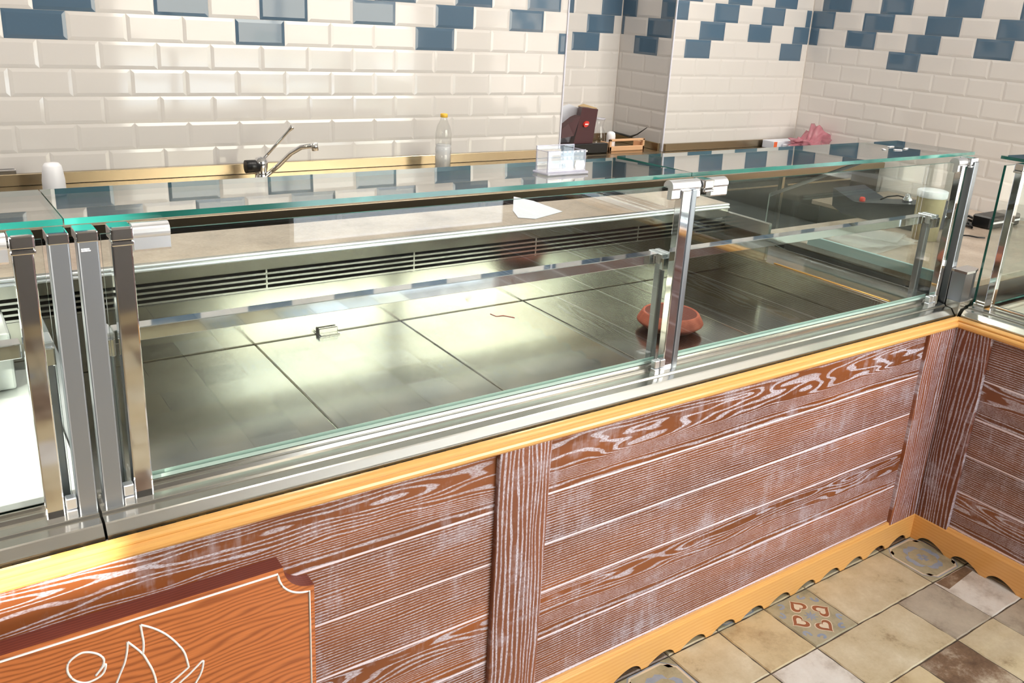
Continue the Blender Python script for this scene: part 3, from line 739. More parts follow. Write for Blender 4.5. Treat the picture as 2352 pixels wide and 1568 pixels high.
# steel end post and chrome post at the left, chrome post at the seam, a pair at the right end
post(-2.4080, -2.3800, dc, kind='satin', top=1.2585, b0=0.052, b1=0.080)
mb = MB(); mb.box(-2.4085, -2.3795, 0.0515, 0.0985, 1.2435, 1.2600, 'chrome', 0.002, 2); mb.build('post_cap', dc)
mb = MB(); mb.box(-2.4035, -2.3930, 0.0512, 0.0520, 1.2335, 1.2350, 'white_paint'); mb.box(-2.4035, -2.3915, 0.0512, 0.0520, 1.2308, 1.2322, 'white_paint'); mb.build('maker_plate', dc, 'tiny white worn sticker near the post top')
post(-2.3620, -2.3330, dc, top=1.2400)
hinge_block(-2.3625, -2.3310, dc); clamp(-2.3300, -2.2770, dc); foot_blocks(-2.3790, -2.3640, dc)
rail_bracket(-2.3775, -2.3635, dc); inner_upright(-2.3775, -2.3635, dc)
post(-1.1930, -1.1640, dc, top=1.2400); post(-1.1610, -1.1460, dc, kind='satin', top=1.2400)
hinge_block(-1.1300, -1.0990, dc); clamp(-1.2200, -1.1320, dc); clamp(-1.0965, -1.0440, dc)
foot_blocks(-1.2280, -1.2130, dc); foot_blocks(-1.2110, -1.1955, dc)
rail_bracket(-1.1960, -1.1790, dc); rail_bracket(-1.1770, -1.1620, dc); inner_upright(-1.1860, -1.1690, dc)
rail(-2.3620, -1.1780, dc); rail(-1.1330, -0.0500, dc)
post(-0.0450, -0.0180, dc, top=1.2400); post(0.0050, 0.0300, dc, kind='satin', top=1.2500, b0=0.052, b1=0.080)
hinge_block(-0.010, 0.030, dc); clamp(-0.0600, -0.0100, dc)
foot_blocks(-0.0900, -0.0720, dc); foot_blocks(-0.0700, -0.0500, dc); rail_bracket(-0.0860, -0.0660, dc); rail_bracket(-0.0640, -0.0460, dc)
inner_upright(-0.0800, -0.0600, dc)
mb = MB(); sgp = [(0.10, 0.76), (0.10, 1.255), (0.31, 1.255), (0.795, 1.007), (0.795, 0.83)]
mb.prism([(0.004, y, z) for y, z in sgp], [(0.010, y, z) for y, z in sgp], 'edge_dim', 'glass'); mb.build('side_glass', dc)
mb = MB(); mb.prism([(0.0105, y, z) for y, z in ((0.315, 1.2535), (0.795, 1.0090), (0.795, 0.9955), (0.315, 1.2400))], [(0.0145, y, z) for y, z in ((0.315, 1.2535), (0.795, 1.0090), (0.795, 0.9955), (0.315, 1.2400))], 'satin'); mb.build('side_frame', dc)
rear(-2.41, -0.202, dc)
# deck panels
js = [-2.41, -1.9265, -1.5100, -1.0870, -0.6560, -0.2100]
for a, b in zip(js, js[1:]):
    mb = MB(); mb.box(a+0.0012, b-0.0012, 0.1005, YB-0.0045, ZF-0.012, ZF, 'deck_steel', 0.0025, 2); mb.build('deck_panel', dc)
mb = MB(); mb.box(-2.41, -0.2, 0.10, YB, ZF-0.04, ZF-0.0125, 'dark'); mb.build('deck_base', dc)
mb = MB(); mb.box(-0.2085, -0.2005, 0.10, YB, ZF-0.02, 0.815, 'rear_steel', 0.001); mb.box(-0.2085, 0.0, 0.10, YB, 0.815, 0.822, 'steel', 0.001)
mb.box(-0.212, -0.196, 0.60, YB, 0.822, 0.955, 'rear_steel', 0.002); mb.build('end_wall', dc)
mb = MB(); mb.box(-1.760, -1.700, YB-0.030, YB-0.003, ZF, ZF+0.0015, 'steel', 0.0004); mb.box(-1.757, -1.703, YB-0.012, YB-0.003, ZF+0.0015, ZF+0.018, 'deck_steel', 0.002)
mb.box(-1.757, -1.703, YB-0.028, YB-0.012, ZF+0.0015, ZF+0.004, 'deck_steel', 0.001); mb.build('probe_clip', dc)
mb = MB(); mb.box(0.012, 0.024, 0.105, 0.60, 0.859, 0.893, 'pale_cyan', 0.001); mb.build('side_panel', dc, 'pale cyan strip low on the right end')
mb = MB(); mb.box(-0.2086, -0.2005, 0.11, 0.56, 0.8222, 0.8262, 'moulding_reflection', 0.001); mb.build('edge_band', dc, 'golden strip imitating a reflection of the wooden moulding')  # the wooden moulding's reflection in the end wall, built as a coloured strip
for a, b in ((-2.33, -1.197), (-1.144, -0.05)):
    mb = MB(); mb.box(a, b, 0.0805, 0.0815, 0.8235, 0.8300, 'seal_pale'); mb.box(a, b, 0.0885, 0.0900, 0.8235, 0.8330, 'seal_pale'); mb.build('glass_seal', dc)
# stone worktop behind the well
st = MB(); st.box(-4.6, -0.2, YB+0.0125, 1.058, 0.955, 0.9835, 'stone', 0.002); tag(st.build('worktop'), 'beige-grey stone worktop strip running behind the display cases', 'worktop')
mb = MB(); mb.box(-4.6, -0.21, 0.83, 0.85, 0, 0.9545, 'satin'); tag(mb.build('service_panel'), 'steel back panel carrying the stone worktop behind the display case', 'panel')

# left neighbour
lc = thing('display_case', 'neighbouring glass display case cut off by the left edge, its sill blown out by sunlight', 'display case', (-3.2, 0.4, 0.74))
ledge(-5.0, -2.4185, lc)
slab(-4.2, -2.4175, YG0, YG1, ZG, 0.0095, lc, 'top_glass', 0.034)
pane(-4.1, -2.449, YGL-0.003, YGL+0.003, 0.8225, 1.2465, lc, 'front_glass')
post(-2.4450, -2.4180, lc, kind='satin', top=1.2585, b0=0.052, b1=0.080)
mb = MB(); mb.box(-2.4455, -2.4175, 0.0515, 0.0985, 1.2435, 1.2600, 'chrome', 0.002, 2); mb.build('post_cap', lc)
post(-2.4900, -2.4630, lc, top=1.2400)
hinge_block(-2.4920, -2.4600, lc); clamp(-2.5500, -2.4940, lc); foot_blocks(-2.4620, -2.4470, lc)
rail_bracket(-2.4620, -2.4480, lc); inner_upright(-2.4610, -2.4480, lc); rail(-4.1, -2.4900, lc)
rear(-4.6, -2.4185, lc)
mb = MB(); mb.box(-4.6, -2.4185, 0.10, YB-0.001, 0.775, 0.79, 'white_enamel', 0.002); mb.build('deck_panel', lc)
mb = MB(); mb.box(-4.6, -2.47, YB-0.16, YB-0.002, 0.792, 0.915, 'white_enamel', 0.006, 2)
for k_ in range(7): mb.box(-2.9, -2.545, YB-0.1625, YB-0.160, 0.812+k_*0.0125, 0.816+k_*0.0125, 'dark')
mb.build('fan_housing', lc)
mb = MB(); mb.box(-2.4178, -2.4168, 0.10, 0.79, 0.70, 0.965, 'satin'); mb.build('end_wall', lc)

# return case on the right
rc = thing('display_case', 'glass display case with cream deck along the short return counter at the right edge', 'display case', (0.4, -1.0, 0.74))
ledge(-2.3, -0.004, rc, True)
slab(-2.2, 0.028, YG0, YG1, ZG, 0.0095, rc, 'top_glass', 0.02, True)
pane(YGL-0.003, YGL+0.003, -2.2, -0.052, 0.8225, 1.2465, rc, 'front_glass', 'x')
mb = MB()
pane(0.085, 0.72, -0.002, 0.0055, 0.79, 1.245, rc, 'end_glass', 'y')
post(-0.0640, -0.0420, rc, True, top=1.2400); hinge_block(-0.0660, -0.0380, rc, True)
mb = MB(); mb.box(0.0995, 0.72, -2.2, 0.02, 0.748, 0.765, 'cream_deck', 0.002); mb.build('deck_panel', rc, 'cream deck sheet')
mb = MB(); mb.box(0.72, 0.735, -2.2, 0.0, 0.70, 0.96, 'steel', 0.001); mb.build('rear_wall', rc)
mb = MB(); mb.box(0.736, 1.0, -2.2, 0.0, 0.955, 0.9835, 'stone', 0.002); tag(mb.build('worktop'), 'stone worktop strip behind the return display case on the right', 'worktop')
mb = MB(); mb.box(0.745, 0.765, -2.2, -0.01, 0, 0.9545, 'satin'); tag(mb.build('service_panel'), 'steel back panel of the return display case on the right', 'panel')
# slim steel corner filler where both cases meet
mb = MB(); q = [(0.002, 0.004), (0.034, 0.004), (0.078, 0.045), (0.078, 0.09), (0.034, 0.09), (0.034, 0.05)]
q = [(0.001, 0.001), (0.078, 0.001), (0.078, 0.05), (0.034, 0.05), (0.034, 0.05+0.001), (0.0, 0.05)]
mb.prism([(x, y, 0.825) for x, y in ((0.0, 0.002), (0.045, 0.002), (0.080, 0.012), (0.080, 0.046), (0.0, 0.046))],
         [(x, y, 0.915) for x, y in ((0.0, 0.002), (0.045, 0.002), (0.080, 0.012), (0.080, 0.046), (0.0, 0.046))], 'satin')
mb.prism([(x, y, 0.9152) for x, y in ((-0.003, -0.001), (0.047, -0.001), (0.083, 0.010), (0.083, 0.048), (-0.003, 0.048))],
         [(x, y, 0.9225) for x, y in ((-0.003, -0.001), (0.047, -0.001), (0.083, 0.010), (0.083, 0.048), (-0.003, 0.048))], 'chrome')
mb.box(0.0, 0.08, 0.002, 0.046, 0.70, 0.8249, 'steel', 0.001)
tag(mb.build('corner_filler'), 'short capped steel filler column in the corner between the two display cases', 'filler column')
# corner worktop behind both cases
mb = MB(); mb.box(0.032, 1.30, 0.055, 0.82, 0.832, 0.858, 'stone', 0.003); mb.box(0.12, 1.26, 0.08, 0.78, 0.0, 0.8315, 'satin')
tag(mb.build('corner_worktop'), 'low grey stone corner worktop behind the right end of the long display case', 'worktop')

# ------------------------------------------------------------------ bench along the back wall
bn = thing('work_bench', 'long stainless work bench with black fronts along the tiled back wall', 'bench', (-0.8, 2.0, 0.0))
BX0, BX1, BYF, BZ = -2.58, 2.03, 1.64, 0.885
mb = MB(); mb.box(BX0, BX1, BYF, YW-0.03, BZ-0.035, BZ, 'bench_steel', 0.004, 2); mb.build('bench_top', bn)
mb = MB(); mb.box(-2.36, XE-0.005, YW-0.030, YW-0.008, BZ, ZB, 'bench_steel', 0.002); mb.box(XO+.004, BX1, YW-0.030, YW-0.008, BZ, ZB, 'bench_steel', 0.002); mb.build('splash_board', bn)
mb = MB(); mb.box(BX0, BX1, BYF+0.03, YW-0.06, 0.10, BZ-0.036, 'dark'); mb.build('cabinet', bn)
for x in [BX0+0.62*i for i in range(8)]:
    if x+0.6 > BX1: break
    mb = MB(); mb.box(x+0.02, x+0.60, BYF+0.008, BYF+0.029, 0.56, 0.835, 'black_panel', 0.003)
    mb.box(x, x+0.02, BYF+0.004, BYF+0.03, 0.12, 0.85, 'bench_steel', 0.001)
    f_ = mb.build('drawer', bn)
    mb = MB(); mb.box(x+0.04, x+0.58, BYF-0.004, BYF+0.0075, 0.802, 0.812, 'bench_steel', 0.002); mb.build('handle', f_)
    mb = MB(); mb.box(x+0.02, x+0.60, BYF+0.010, BYF+0.029, 0.14, 0.55, 'black_panel', 0.003); mb.build('drawer', bn)
# recess shelf
mb = MB(); mb.box(XE+0.008, XO-0.008, YW-0.029, YN-0.01, BZ-0.03, BZ+0.001, 'bench_steel', 0.002)
tag(mb.build('recess_shelf'), 'steel shelf filling the tall tiled recess beside the bench', 'shelf')
mb = MB(); mb.box(XE+.012, XO-0.008, YN-0.024, YN-0.008, BZ+0.002, ZB, 'bench_steel', 0.001); mb.box(XO-0.024, XO-0.008, YW+.004, YN-0.025, BZ+0.002, ZB, 'bench_steel', 0.001)
tag(mb.build('recess_splash'), 'dark steel upstand along the back of the tiled recess', 'splashback')

# ------------------------------------------------------------------ loose things: helper converts a pixel and a plane into a point
def px(u, v, ax, val):
    x = (u-1176-49.99)/2007.9; y = (v-784+95.0)/2007.9
    d = rr*x-uu*y+F; o = Vector((CX, CY, CZ)); t = (val-o[ax])/d[ax]; return o+d*t
# mixer tap
P0 = px(600, 392, 1, 2.14); P0.z = max(P0.z, BZ+0.05)
tp = thing('mixer_tap', 'chrome mixer tap with long angled lever and curved spout standing on the bench', 'tap', (P0.x, P0.y, BZ))
pb = P0
mb = MB(); mb.lathe([(0.0, BZ+.0005), (0.030, BZ+.0005), (0.030, BZ+0.008), (0.024, BZ+0.014), (0.023, pb.z-0.005), (0.026, pb.z+0.006), (0.027, pb.z+0.03), (0.020, pb.z+0.045), (0.0, pb.z+0.05)], pb.x, pb.y, 'chrome', 24)
mb.cyl((pb.x-0.062, pb.y, pb.z+0.012), (pb.x-0.01, pb.y, pb.z+0.012), 0.026, 'black', n=20); mb.build('body', tp)
L = px(672, 290, 1, 2.10); B_ = Vector((pb.x+0.005, pb.y, pb.z+0.035))
mb = MB(); mb.tube([B_, B_.lerp(L, 0.5), B_.lerp(L, 0.86), B_.lerp(L, 0.93)+Vector((0.004, 0, 0.004)), L], [0.006, 0.006, 0.006, 0.0095, 0.010], 'chrome', 10); mb.build('lever', tp)
S1 = px(640, 380, 1, 2.08); S2 = px(668, 352, 1, 2.02); S3 = px(692, 338, 1, 1.98); S4 = px(722, 334, 1, 1.94); S5 = px(724, 343, 1, 1.94)
mb = MB(); mb.tube([Vector((pb.x+0.01, pb.y-0.01, pb.z-0.03)), S1, S2, S3, S4], 0.0095, 'chrome', 12); mb.cyl(S4+Vector((0, 0, 0.010)), S5+Vector((0, 0, -0.004)), 0.013, 'chrome'); mb.build('spout', tp)
# bottle with yellow cap
q = px(1019, 300, 1, 2.16); bz = px(1019, 262, 1, 2.16).z
bt = thing('plastic_bottle', 'clear plastic bottle with yellow cap standing on the bench against the splash', 'bottle', (q.x, q.y, BZ))
H = bz-BZ
mb = MB(); r_ = 0.036
mb.lathe([(0.0, BZ+0.0005), (r_*0.92, BZ+0.0005), (r_, BZ+0.01), (r_, BZ+H*0.28), (r_*0.94, BZ+H*0.30), (r_, BZ+H*0.33), (r_, BZ+H*0.40), (r_*0.93, BZ+H*0.43), (r_, BZ+H*0.47), (r_, BZ+H*0.66), (r_*0.82, BZ+H*0.78), (r_*0.52, BZ+H*0.87), (0.0145, BZ+H*0.92), (0.0145, BZ+H*0.955)], q.x, q.y, 'bottle', 28); mb.build('body', bt)
mb = MB(); mb.lathe([(0.0, BZ+0.002), (r_-0.003, BZ+0.002), (r_-0.002, BZ+H*0.46), (0.0, BZ+H*0.46)], q.x, q.y, 'liquid', 24); mb.build('contents', bt, 'milky contents')
mb = MB(); mb.lathe([(0.0160, BZ+H*0.945), (0.0165, BZ+H*0.95), (0.0165, BZ+H), (0.014, BZ+H*1.01), (0.0, BZ+H*1.012)], q.x, q.y, 'yellow_cap', 20); mb.build('cap', bt)
# blurred white bottle far left
q = px(122, 405, 1, 2.12); zt_ = px(122, 374, 1, 2.12).z
mb = MB(); mb.lathe([(0.0, BZ+.001), (0.036, BZ+.001), (0.037, BZ+0.01), (0.037, zt_-0.06), (0.034, zt_-0.035), (0.030, zt_-0.01), (0.022, zt_), (0.0, zt_+0.002)], q.x, q.y, 'white_plastic', 24)
tag(mb.build('soap_bottle'), 'small rounded translucent white bottle at the far left end of the bench', 'bottle')
a = px(42, 404, 1, 2.2); b = px(104, 404, 1, 2.2)
mb = MB(); mb.box(a.x, -2.365, YW-0.028, YW-0.010, BZ+.001, a.z, 'chrome', 0.004, 2); tag(mb.build('steel_upstand'), 'short shiny steel upstand left of the splash board', 'splashback')

# business card holder
q0 = px(1240, 398, 2, ZG-0.004); 
ch = thing('card_holder', 'empty clear acrylic card holder with white price sticker standing on the top glass', 'card holder', (-1.432, 0.20, ZG))
TZ = ZG-(0.20-YG0)*0.034
RT = Matrix.Translation((-1.432, 0.20, TZ+0.0006)) @ Matrix.Rotation(-0.034, 4, 'X')
def cb(mb, x0, x1, y0, y1, z0, z1, m, bev=0.0005): mb.box(x0, x1, y0, y1, z0, z1, m, bev, 1, RT)
mb = MB(); cb(mb, -0.056, 0.056, -0.030, 0.028, 0.0, 0.006, 'acrylic_edge', 0.002); mb.build('base', ch)
mb = MB()
cb(mb, -0.050, 0.050, -0.022, -0.0195, 0.006, 0.051, 'acrylic'); cb(mb, -0.050, 0.050, 0.020, 0.0225, 0.006, 0.058, 'acrylic')
cb(mb, -0.050, -0.0475, -0.0195, 0.020, 0.006, 0.050, 'acrylic'); cb(mb, 0.0475, 0.050, -0.0195, 0.020, 0.006, 0.050, 'acrylic')
mb.build('pocket', ch)
mb = MB()
for (x0, x1, y0, y1, z0, z1) in ((-0.051, 0.051, 0.0195, 0.0230, 0.0570, 0.0590), (-0.0512, -0.0490, -0.0225, -0.0190, 0.006, 0.052), (0.0490, 0.0512, -0.0225, -0.0190, 0.006, 0.052),
                                  (-0.0512, -0.0490, 0.0195, 0.0230, 0.006, 0.058), (0.0490, 0.0512, 0.0195, 0.0230, 0.006, 0.058), (-0.050, 0.050, -0.0225, -0.0190, 0.006, 0.0085),
                                  (-0.0512, -0.049, -0.02, 0.02, 0.0493, 0.0510), (0.049, 0.0512, -0.02, 0.02, 0.0493, 0.0510), (-0.050, -0.020, -0.0225, -0.0195, 0.0500, 0.0515), (0.020, 0.050, -0.0225, -0.0195, 0.0500, 0.0515)):
    cb(mb, x0, x1, y0, y1, z0, z1, 'acrylic_edge', 0.0006)
mb.build('rim', ch)
mb = MB(); hx = [(0.024, -0.0229, 0.009), (0.046, -0.0229, 0.009), (0.049, -0.0229, 0.019), (0.046, -0.0229, 0.029), (0.024, -0.0229, 0.029), (0.021, -0.0229, 0.019)]
mb.prism([RT @ Vector(v) for v in hx], [RT @ (Vector(v)+Vector((0, 0.0003, 0))) for v in hx], 'label'); mb.build('price_sticker', ch, 'blank white hexagonal sticker')

# terracotta saucer on the deck
sx, sy = -0.835, 0.405
ts_ = thing('clay_saucer', 'round terracotta saucer on the bare steel deck behind the middle post', 'saucer', (sx, sy, ZF))
mb = MB(); mb.lathe([(0.0, ZF+0.0005), (0.066, ZF+0.0005), (0.070, ZF+0.002), (0.0955, ZF+0.021), (0.097, ZF+0.025), (0.0955, ZF+0.029), (0.083, ZF+0.050), (0.080, ZF+0.0525), (0.077, ZF+0.052), (0.0745, ZF+0.0495)], sx, sy, 'terracotta', 48); mb.build('body', ts_)
mb = MB(); mb.lathe([(0.0755, ZF+0.0505), (0.072, ZF+0.0495), (0.030, ZF+0.0500), (0.0, ZF+0.0500)], sx, sy, 'terracotta_in', 48); mb.build('dished_face', ts_, 'darker dished face')

# paper, bag and small bits
q = px(1235, 475, 2, 0.985)
mb = MB(); pp = [px(u, v, 2, 0.9842) for u, v in ((1178, 484), (1180, 452), (1225, 462), (1292, 486), (1230, 503), (1190, 500))]
mb.prism(pp, [v+Vector((0, 0, 0.0012)) for v in pp], 'white_card'); tag(mb.build('paper_sheet'), 'loose white sheet of paper lying on the stone worktop behind the case', 'paper')
for i, (u, v, w_) in enumerate([(2046, 338, .03), (2062, 346, .025), (2080, 343, .03), (2030, 345, .02)]):
    q = px(u, v, 2, ZG-0.0035); mb = MB(); an = [0.1, -0.5, 0.3, 0.9][i]
    mb.box(-w_/2, w_/2, -0.004, 0.004, 0.0, 0.0022, 'white_plastic', 0.0006, 1, Matrix.Translation((q.x, q.y, ZG-(q.y-YG0)*0.02+0.0004)) @ Matrix.Rotation(an, 4, 'Z'))
    tag(mb.build('plastic_clip'), 'tiny white plastic clip among the bits lying at the right end of the top glass', 'clip', 'white clips on the right top glass')
mb = MB(); pts = [px(u, v, 2, ZF+0.0009) for u, v in ((1126, 720), (1140, 726), (1156, 724), (1182, 729))]
mb.tube(pts, 0.0008, 'red', 6); tag(mb.build('red_thread'), 'thin red thread lying on the steel deck', 'thread')

# recess: coffee carton, flap board, jug, tray rack ...
ZSf = BZ+0.0015
def yplane(u, v, y): return px(u, v, 1, y)
a, b = yplane(1318, 305, 2.42), yplane(1362, 305, 2.42)
t0, t1 = yplane(1338, 247, 2.45), yplane(1374, 251, 2.45)
bx_ = thing('coffee_carton', 'dark maroon carton with a red badge leaning in the tiled recess', 'box', (a.x, 2.45, ZSf))
fr = [Vector((a.x, 2.42, ZSf+0.03)), Vector((b.x, 2.42, ZSf+0.03)), Vector((t1.x, 2.45, t1.z)), Vector((t0.x, 2.45, t0.z))]
mb = MB(); mb.prism(fr, [v+Vector((0.02, 0.06, 0.0)) for v in fr], 'carton'); mb.build('front_panel', bx_)
l0 = [yplane(1290, 318, 2.44), yplane(1318, 312, 2.425), yplane(1334, 266, 2.44), yplane(1322, 271, 2.46), yplane(1306, 284, 2.46), yplane(1290, 297, 2.46)]
for v in l0: v.z = max(v.z, ZSf+0.03)
mb = MB(); mb.prism(l0, [v+Vector((0.0, 0.05, 0.0)) for v in l0], 'carton'); mb.build('side_panel', bx_)
cen = yplane(1346, 285, 2.432); bd = []
for i in range(20):
    an = 2*math.pi*i/20; bd.append(Vector((cen.x+0.0165*math.cos(an)+0.006*math.sin(an), 2.428+0.0016*0-0.002, cen.z+0.016*math.sin(an))))
mb = MB(); mb.prism(bd, [v+Vector((0, 0.012, 0)) for v in bd], 'red'); mb.box(cen.x-0.011, cen.x+0.011, 2.4250, 2.4262, cen.z-0.003, cen.z+0.003, 'label', 0, 1); mb.build('badge', bx_, 'round red badge with pale band')
mb = MB(); mb.box(a.x-0.03, b.x+0.03, 2.41, 2.56, ZSf, ZSf+0.0295, 'carton', 0.003); mb.build('tray_base', bx_)
wp = [yplane(1285, 300, 2.58), yplane(1284, 247, 2.58), yplane(1308, 239, 2.58), yplane(1334, 250, 2.58), yplane(1330, 300, 2.58)]
wp[0].z = wp[-1].z = ZSf
mb = MB(); mb.prism(wp, [v+Vector((0, 0.006, 0)) for v in wp], 'white_card'); wb = mb.build('white_flap')
tag(wb, 'white card sheet standing behind the maroon carton, partly hidden by the wall edge', 'card')
kp = [yplane(1327, 243, 2.57), yplane(1340, 238, 2.57), yplane(1372, 248, 2.47), yplane(1340, 251, 2.45)]
mb = MB(); mb.prism(kp, [v+Vector((0, 0, -0.003)) for v in kp], 'kraft'); mb.build('open_flap', bx_, 'brown inside of the open flap')
# glass jug
q = yplane(1377, 300, 2.52); jt = yplane(1378, 272, 2.52).z
jg = thing('glass_jug', 'small clear glass jug beside the maroon carton in the recess', 'jug', (q.x, q.y, ZSf))
mb = MB(); mb.lathe([(0.0, ZSf+0.001), (0.030, ZSf+0.001), (0.036, ZSf+0.02), (0.034, ZSf+(jt-ZSf)*0.45), (0.018, ZSf+(jt-ZSf)*0.72), (0.020, ZSf+(jt-ZSf)*0.85), (0.028, jt)], q.x, q.y, 'acrylic', 24); mb.build('body', jg)
mb = MB(); mb.lathe([(0.0275, jt-0.004), (0.0295, jt), (0.0275, jt+0.003)], q.x, q.y, 'acrylic_edge', 24); mb.build('rim', jg)
q = yplane(1403, 315, 2.50); zt_ = yplane(1403, 303, 2.50).z
mb = MB(); mb.lathe([(0.0, ZSf), (0.024, ZSf), (0.026, ZSf+0.01), (0.026, zt_-0.02), (0.022, zt_-0.004), (0.010, zt_+0.003), (0.0, zt_+0.004)], q.x, q.y, 'white_plastic', 24); tag(mb.build('squeeze_bottle'), 'white rounded bottle between the jug and the small wooden rack', 'bottle')
# wooden rack: frame with an opening
a, b = yplane(1397, 330, 2.40), yplane(1477, 325, 2.40); zt_ = yplane(1437, 318, 2.40).z
wr = thing('wooden_rack', 'small light wooden rack with a rectangular opening on the recess shelf', 'rack', ((a.x+b.x)/2, 2.42, ZSf))
mb = MB(); W0, W1 = a.x, b.x
mb.box(W0, W0+0.014, 2.385, 2.40, ZSf, zt_, 'wood_light', 0.002); mb.box(W1-0.014, W1, 2.385, 2.40, ZSf, zt_, 'wood_light', 0.002)
mb.box(W0, W1, 2.385, 2.40, zt_-0.012, zt_, 'wood_light', 0.002); mb.box(W0, W1, 2.385, 2.40, ZSf, zt_-0.040, 'wood_light', 0.002); mb.build('front_frame', wr)
mb = MB(); mb.box(W0, W0+0.012, 2.4005, 2.47, ZSf, zt_-0.02, 'wood_light', 0.002); mb.box(W1-0.012, W1, 2.4005, 2.47, ZSf, zt_-0.02, 'wood_light', 0.002); mb.box(W0+.012, W1-.012, 2.4005, 2.47, ZSf, ZSf+0.012, 'wood_light', 0.002); mb.build('side_frame', wr)
a, b = yplane(1292, 345, 2.365), yplane(1392, 345, 2.365)
mb = MB(); mb.box(max(a.x, XE+0.012), b.x, 2.35, 2.38, ZSf, yplane(1340, 330, 2.365).z, 'black', 0.004)
for i in range(7): mb.box(XE+0.02+i*0.028, XE+0.036+i*0.028, 2.3485, 2.3498, ZSf+0.012, ZSf+0.020, 'label')
tag(mb.build('black_tray'), 'black tray with small pale marks in front of the maroon carton', 'tray')
mb = MB(); k0, k1, k2, k3 = px(1408, 303, 0, XO-0.03), px(1448, 314, 0, XO-0.03), px(1464, 308, 0, XO-0.05), px(1486, 293, 0, XO-0.07)
for v in (k0, k1): v.y = min(v.y, YN-0.03)
mb.tube([k0, k0.lerp(k1, 0.5), k1, k2, k3], [0.005, 0.006, 0.007, 0.004, 0.002], 'black', 8); tag(mb.build('dark_cable_end'), 'thin dark curved rod leaning against the side tiles of the recess', 'rod')
q = yplane(1301, 82, YW+0.03)
mb = MB(); mb.lathe([(0.0, q.z-0.028), (0.012, q.z-0.022), (0.018, q.z-0.006), (0.017, q.z+0.010), (0.008, q.z+0.024), (0.0, q.z+0.028)], XE+0.010, YW+0.03, 'red', 16)
tag(mb.build('wall_fitting'), 'small red rounded fitting peeking out by the wall edge above the recess', 'fitting')

# carton and pink bag on the right part of the bench
a, b = yplane(1778, 327, 2.20), yplane(1845, 327, 2.20); zt_ = yplane(1805, 324, 2.20).z
oc = thing('printed_carton', 'low white and orange carton on the right part of the bench', 'box', (a.x, 2.2, BZ))
mb = MB(); mb.box(a.x, b.x, 2.20, 2.29, BZ+0.0005, max(zt_, BZ+0.03), 'white_card', 0.002); mb.build('box_body', oc)
mb = MB(); mb.box(a.x+0.001, a.x+0.03, 2.1990, 2.1999, BZ+0.001, max(zt_, BZ+0.03)-0.002, 'orange'); mb.build('print', oc, 'orange and red print')
ctr = yplane(1862, 322, 2.14)
def crumple(name, mat, cx, cy, cz, sx, sy, sz, seed, peaks):
    rn = random.Random(seed); t = bmesh.new(); bmesh.ops.create_icosphere(t, subdivisions=4, radius=1.0)
    ph = [rn.uniform(0, 6.28) for _ in range(12)]
    for v in t.verts:
        c_ = v.co.copy()
        f = 1+0.16*math.sin(7*c_.x+ph[0]+3*c_.z)+0.13*math.sin(11*c_.y+ph[1]-5*c_.x)+0.10*math.sin(17*c_.z+ph[2]+9*c_.x)+0.08*math.sin(29*c_.x+ph[3]+11*c_.y)+rn.uniform(-0.05, 0.05)
        h = 0.25
        for (px_, w_, hh) in peaks: h = max(h, hh*math.exp(-((c_.x-px_)/w_)**2))
        v.co = Vector((c_.x*sx*f, c_.y*sy*f, max(c_.z*f, -0.25)*sz*h+0.25*sz*h))
    zmin = min(v.co.z for v in t.verts)
    for v in t.verts: v.co += Vector((cx, cy, cz-zmin))
    mb = MB(); mb._add(t, mat, True); return mb.build(name)
o = crumple('plastic_bag', 'pink', ctr.x, 2.12, BZ+0.034, 0.20, 0.07, 0.085, 5, [(0.05, 0.38, 1.0), (-0.6, 0.3, 0.45), (0.8, 0.2, 0.62)])
o.location.z = 0.0; tag(o, 'crumpled pink plastic bag lying in the tiled corner at the end of the bench', 'bag')
mb = MB(); mb.box(ctr.x-0.20, 2.02, 2.05, 2.19, BZ+0.0005, BZ+0.032, 'white_card', 0.003); tag(mb.build('flat_box'), 'flat white box under the crumpled pink bag', 'box')

# corner worktop: black machine, tub, sheets, cables
ZQ = 0.8585
mk = thing('label_scale', 'dark blue-grey counter scale with a raised fin and red button on the corner worktop', 'scale', (0.75, 0.62, ZQ))
def pcorner(u, v, x): return px(u, v, 0, x)
sil = [(1914, 431), (1960, 462), (1976, 465), (2052, 468), (2110, 470), (2110, 495), (2108, 540), (2100, 548), (1985, 540), (1930, 510), (1911, 472)]
A = [pcorner(u, v, 0.62) for u, v in sil]
for v in A: v.z = max(v.z, ZQ+0.001)
mb = MB(); mb.prism(A, [v+Vector((0.22, 0.0, 0.0)) for v in A], 'dark_blue'); mb.build('housing', mk)
q = pcorner(1981, 457, 0.66); mb = MB(); mb.lathe([(0.012, q.z-0.01), (0.012, q.z+0.004), (0.008, q.z+0.009), (0.0, q.z+0.009)], q.x, q.y, 'red', 16); mb.build('button', mk, 'red button')
q = pcorner(2085, 455, 0.70)
mb = MB(); mb.lathe([(0.0, q.z-0.022), (0.02, q.z-0.018), (0.020, q.z-0.004), (0.012, q.z+0.006), (0.009, q.z+0.016), (0.0, q.z+0.020)], q.x, q.y, 'chrome', 20)
mb.tube([q+Vector((0.0, 0.0, 0.0)), q+Vector((0.01, 0.05, 0.0)), q+Vector((0.0, 0.09, -0.012)), q+Vector((0, 0.12, -0.03))], 0.003, 'black', 8); mb.build('feed_knob', mk, 'chrome knob with dark wire')
q = pcorner(2142, 445, 0.55); rt = 0.052
tb = thing('lidded_tub', 'beige round tub with pale grey lid beside the dark scale', 'tub', (q.x, q.y, ZQ))
zt_ = pcorner(2142, 436, 0.55).z
mb = MB(); mb.lathe([(0.0, ZQ+.0005), (rt*0.9, ZQ+.0005), (rt, zt_-0.022)], q.x, q.y, 'tub', 32); mb.build('body', tb)
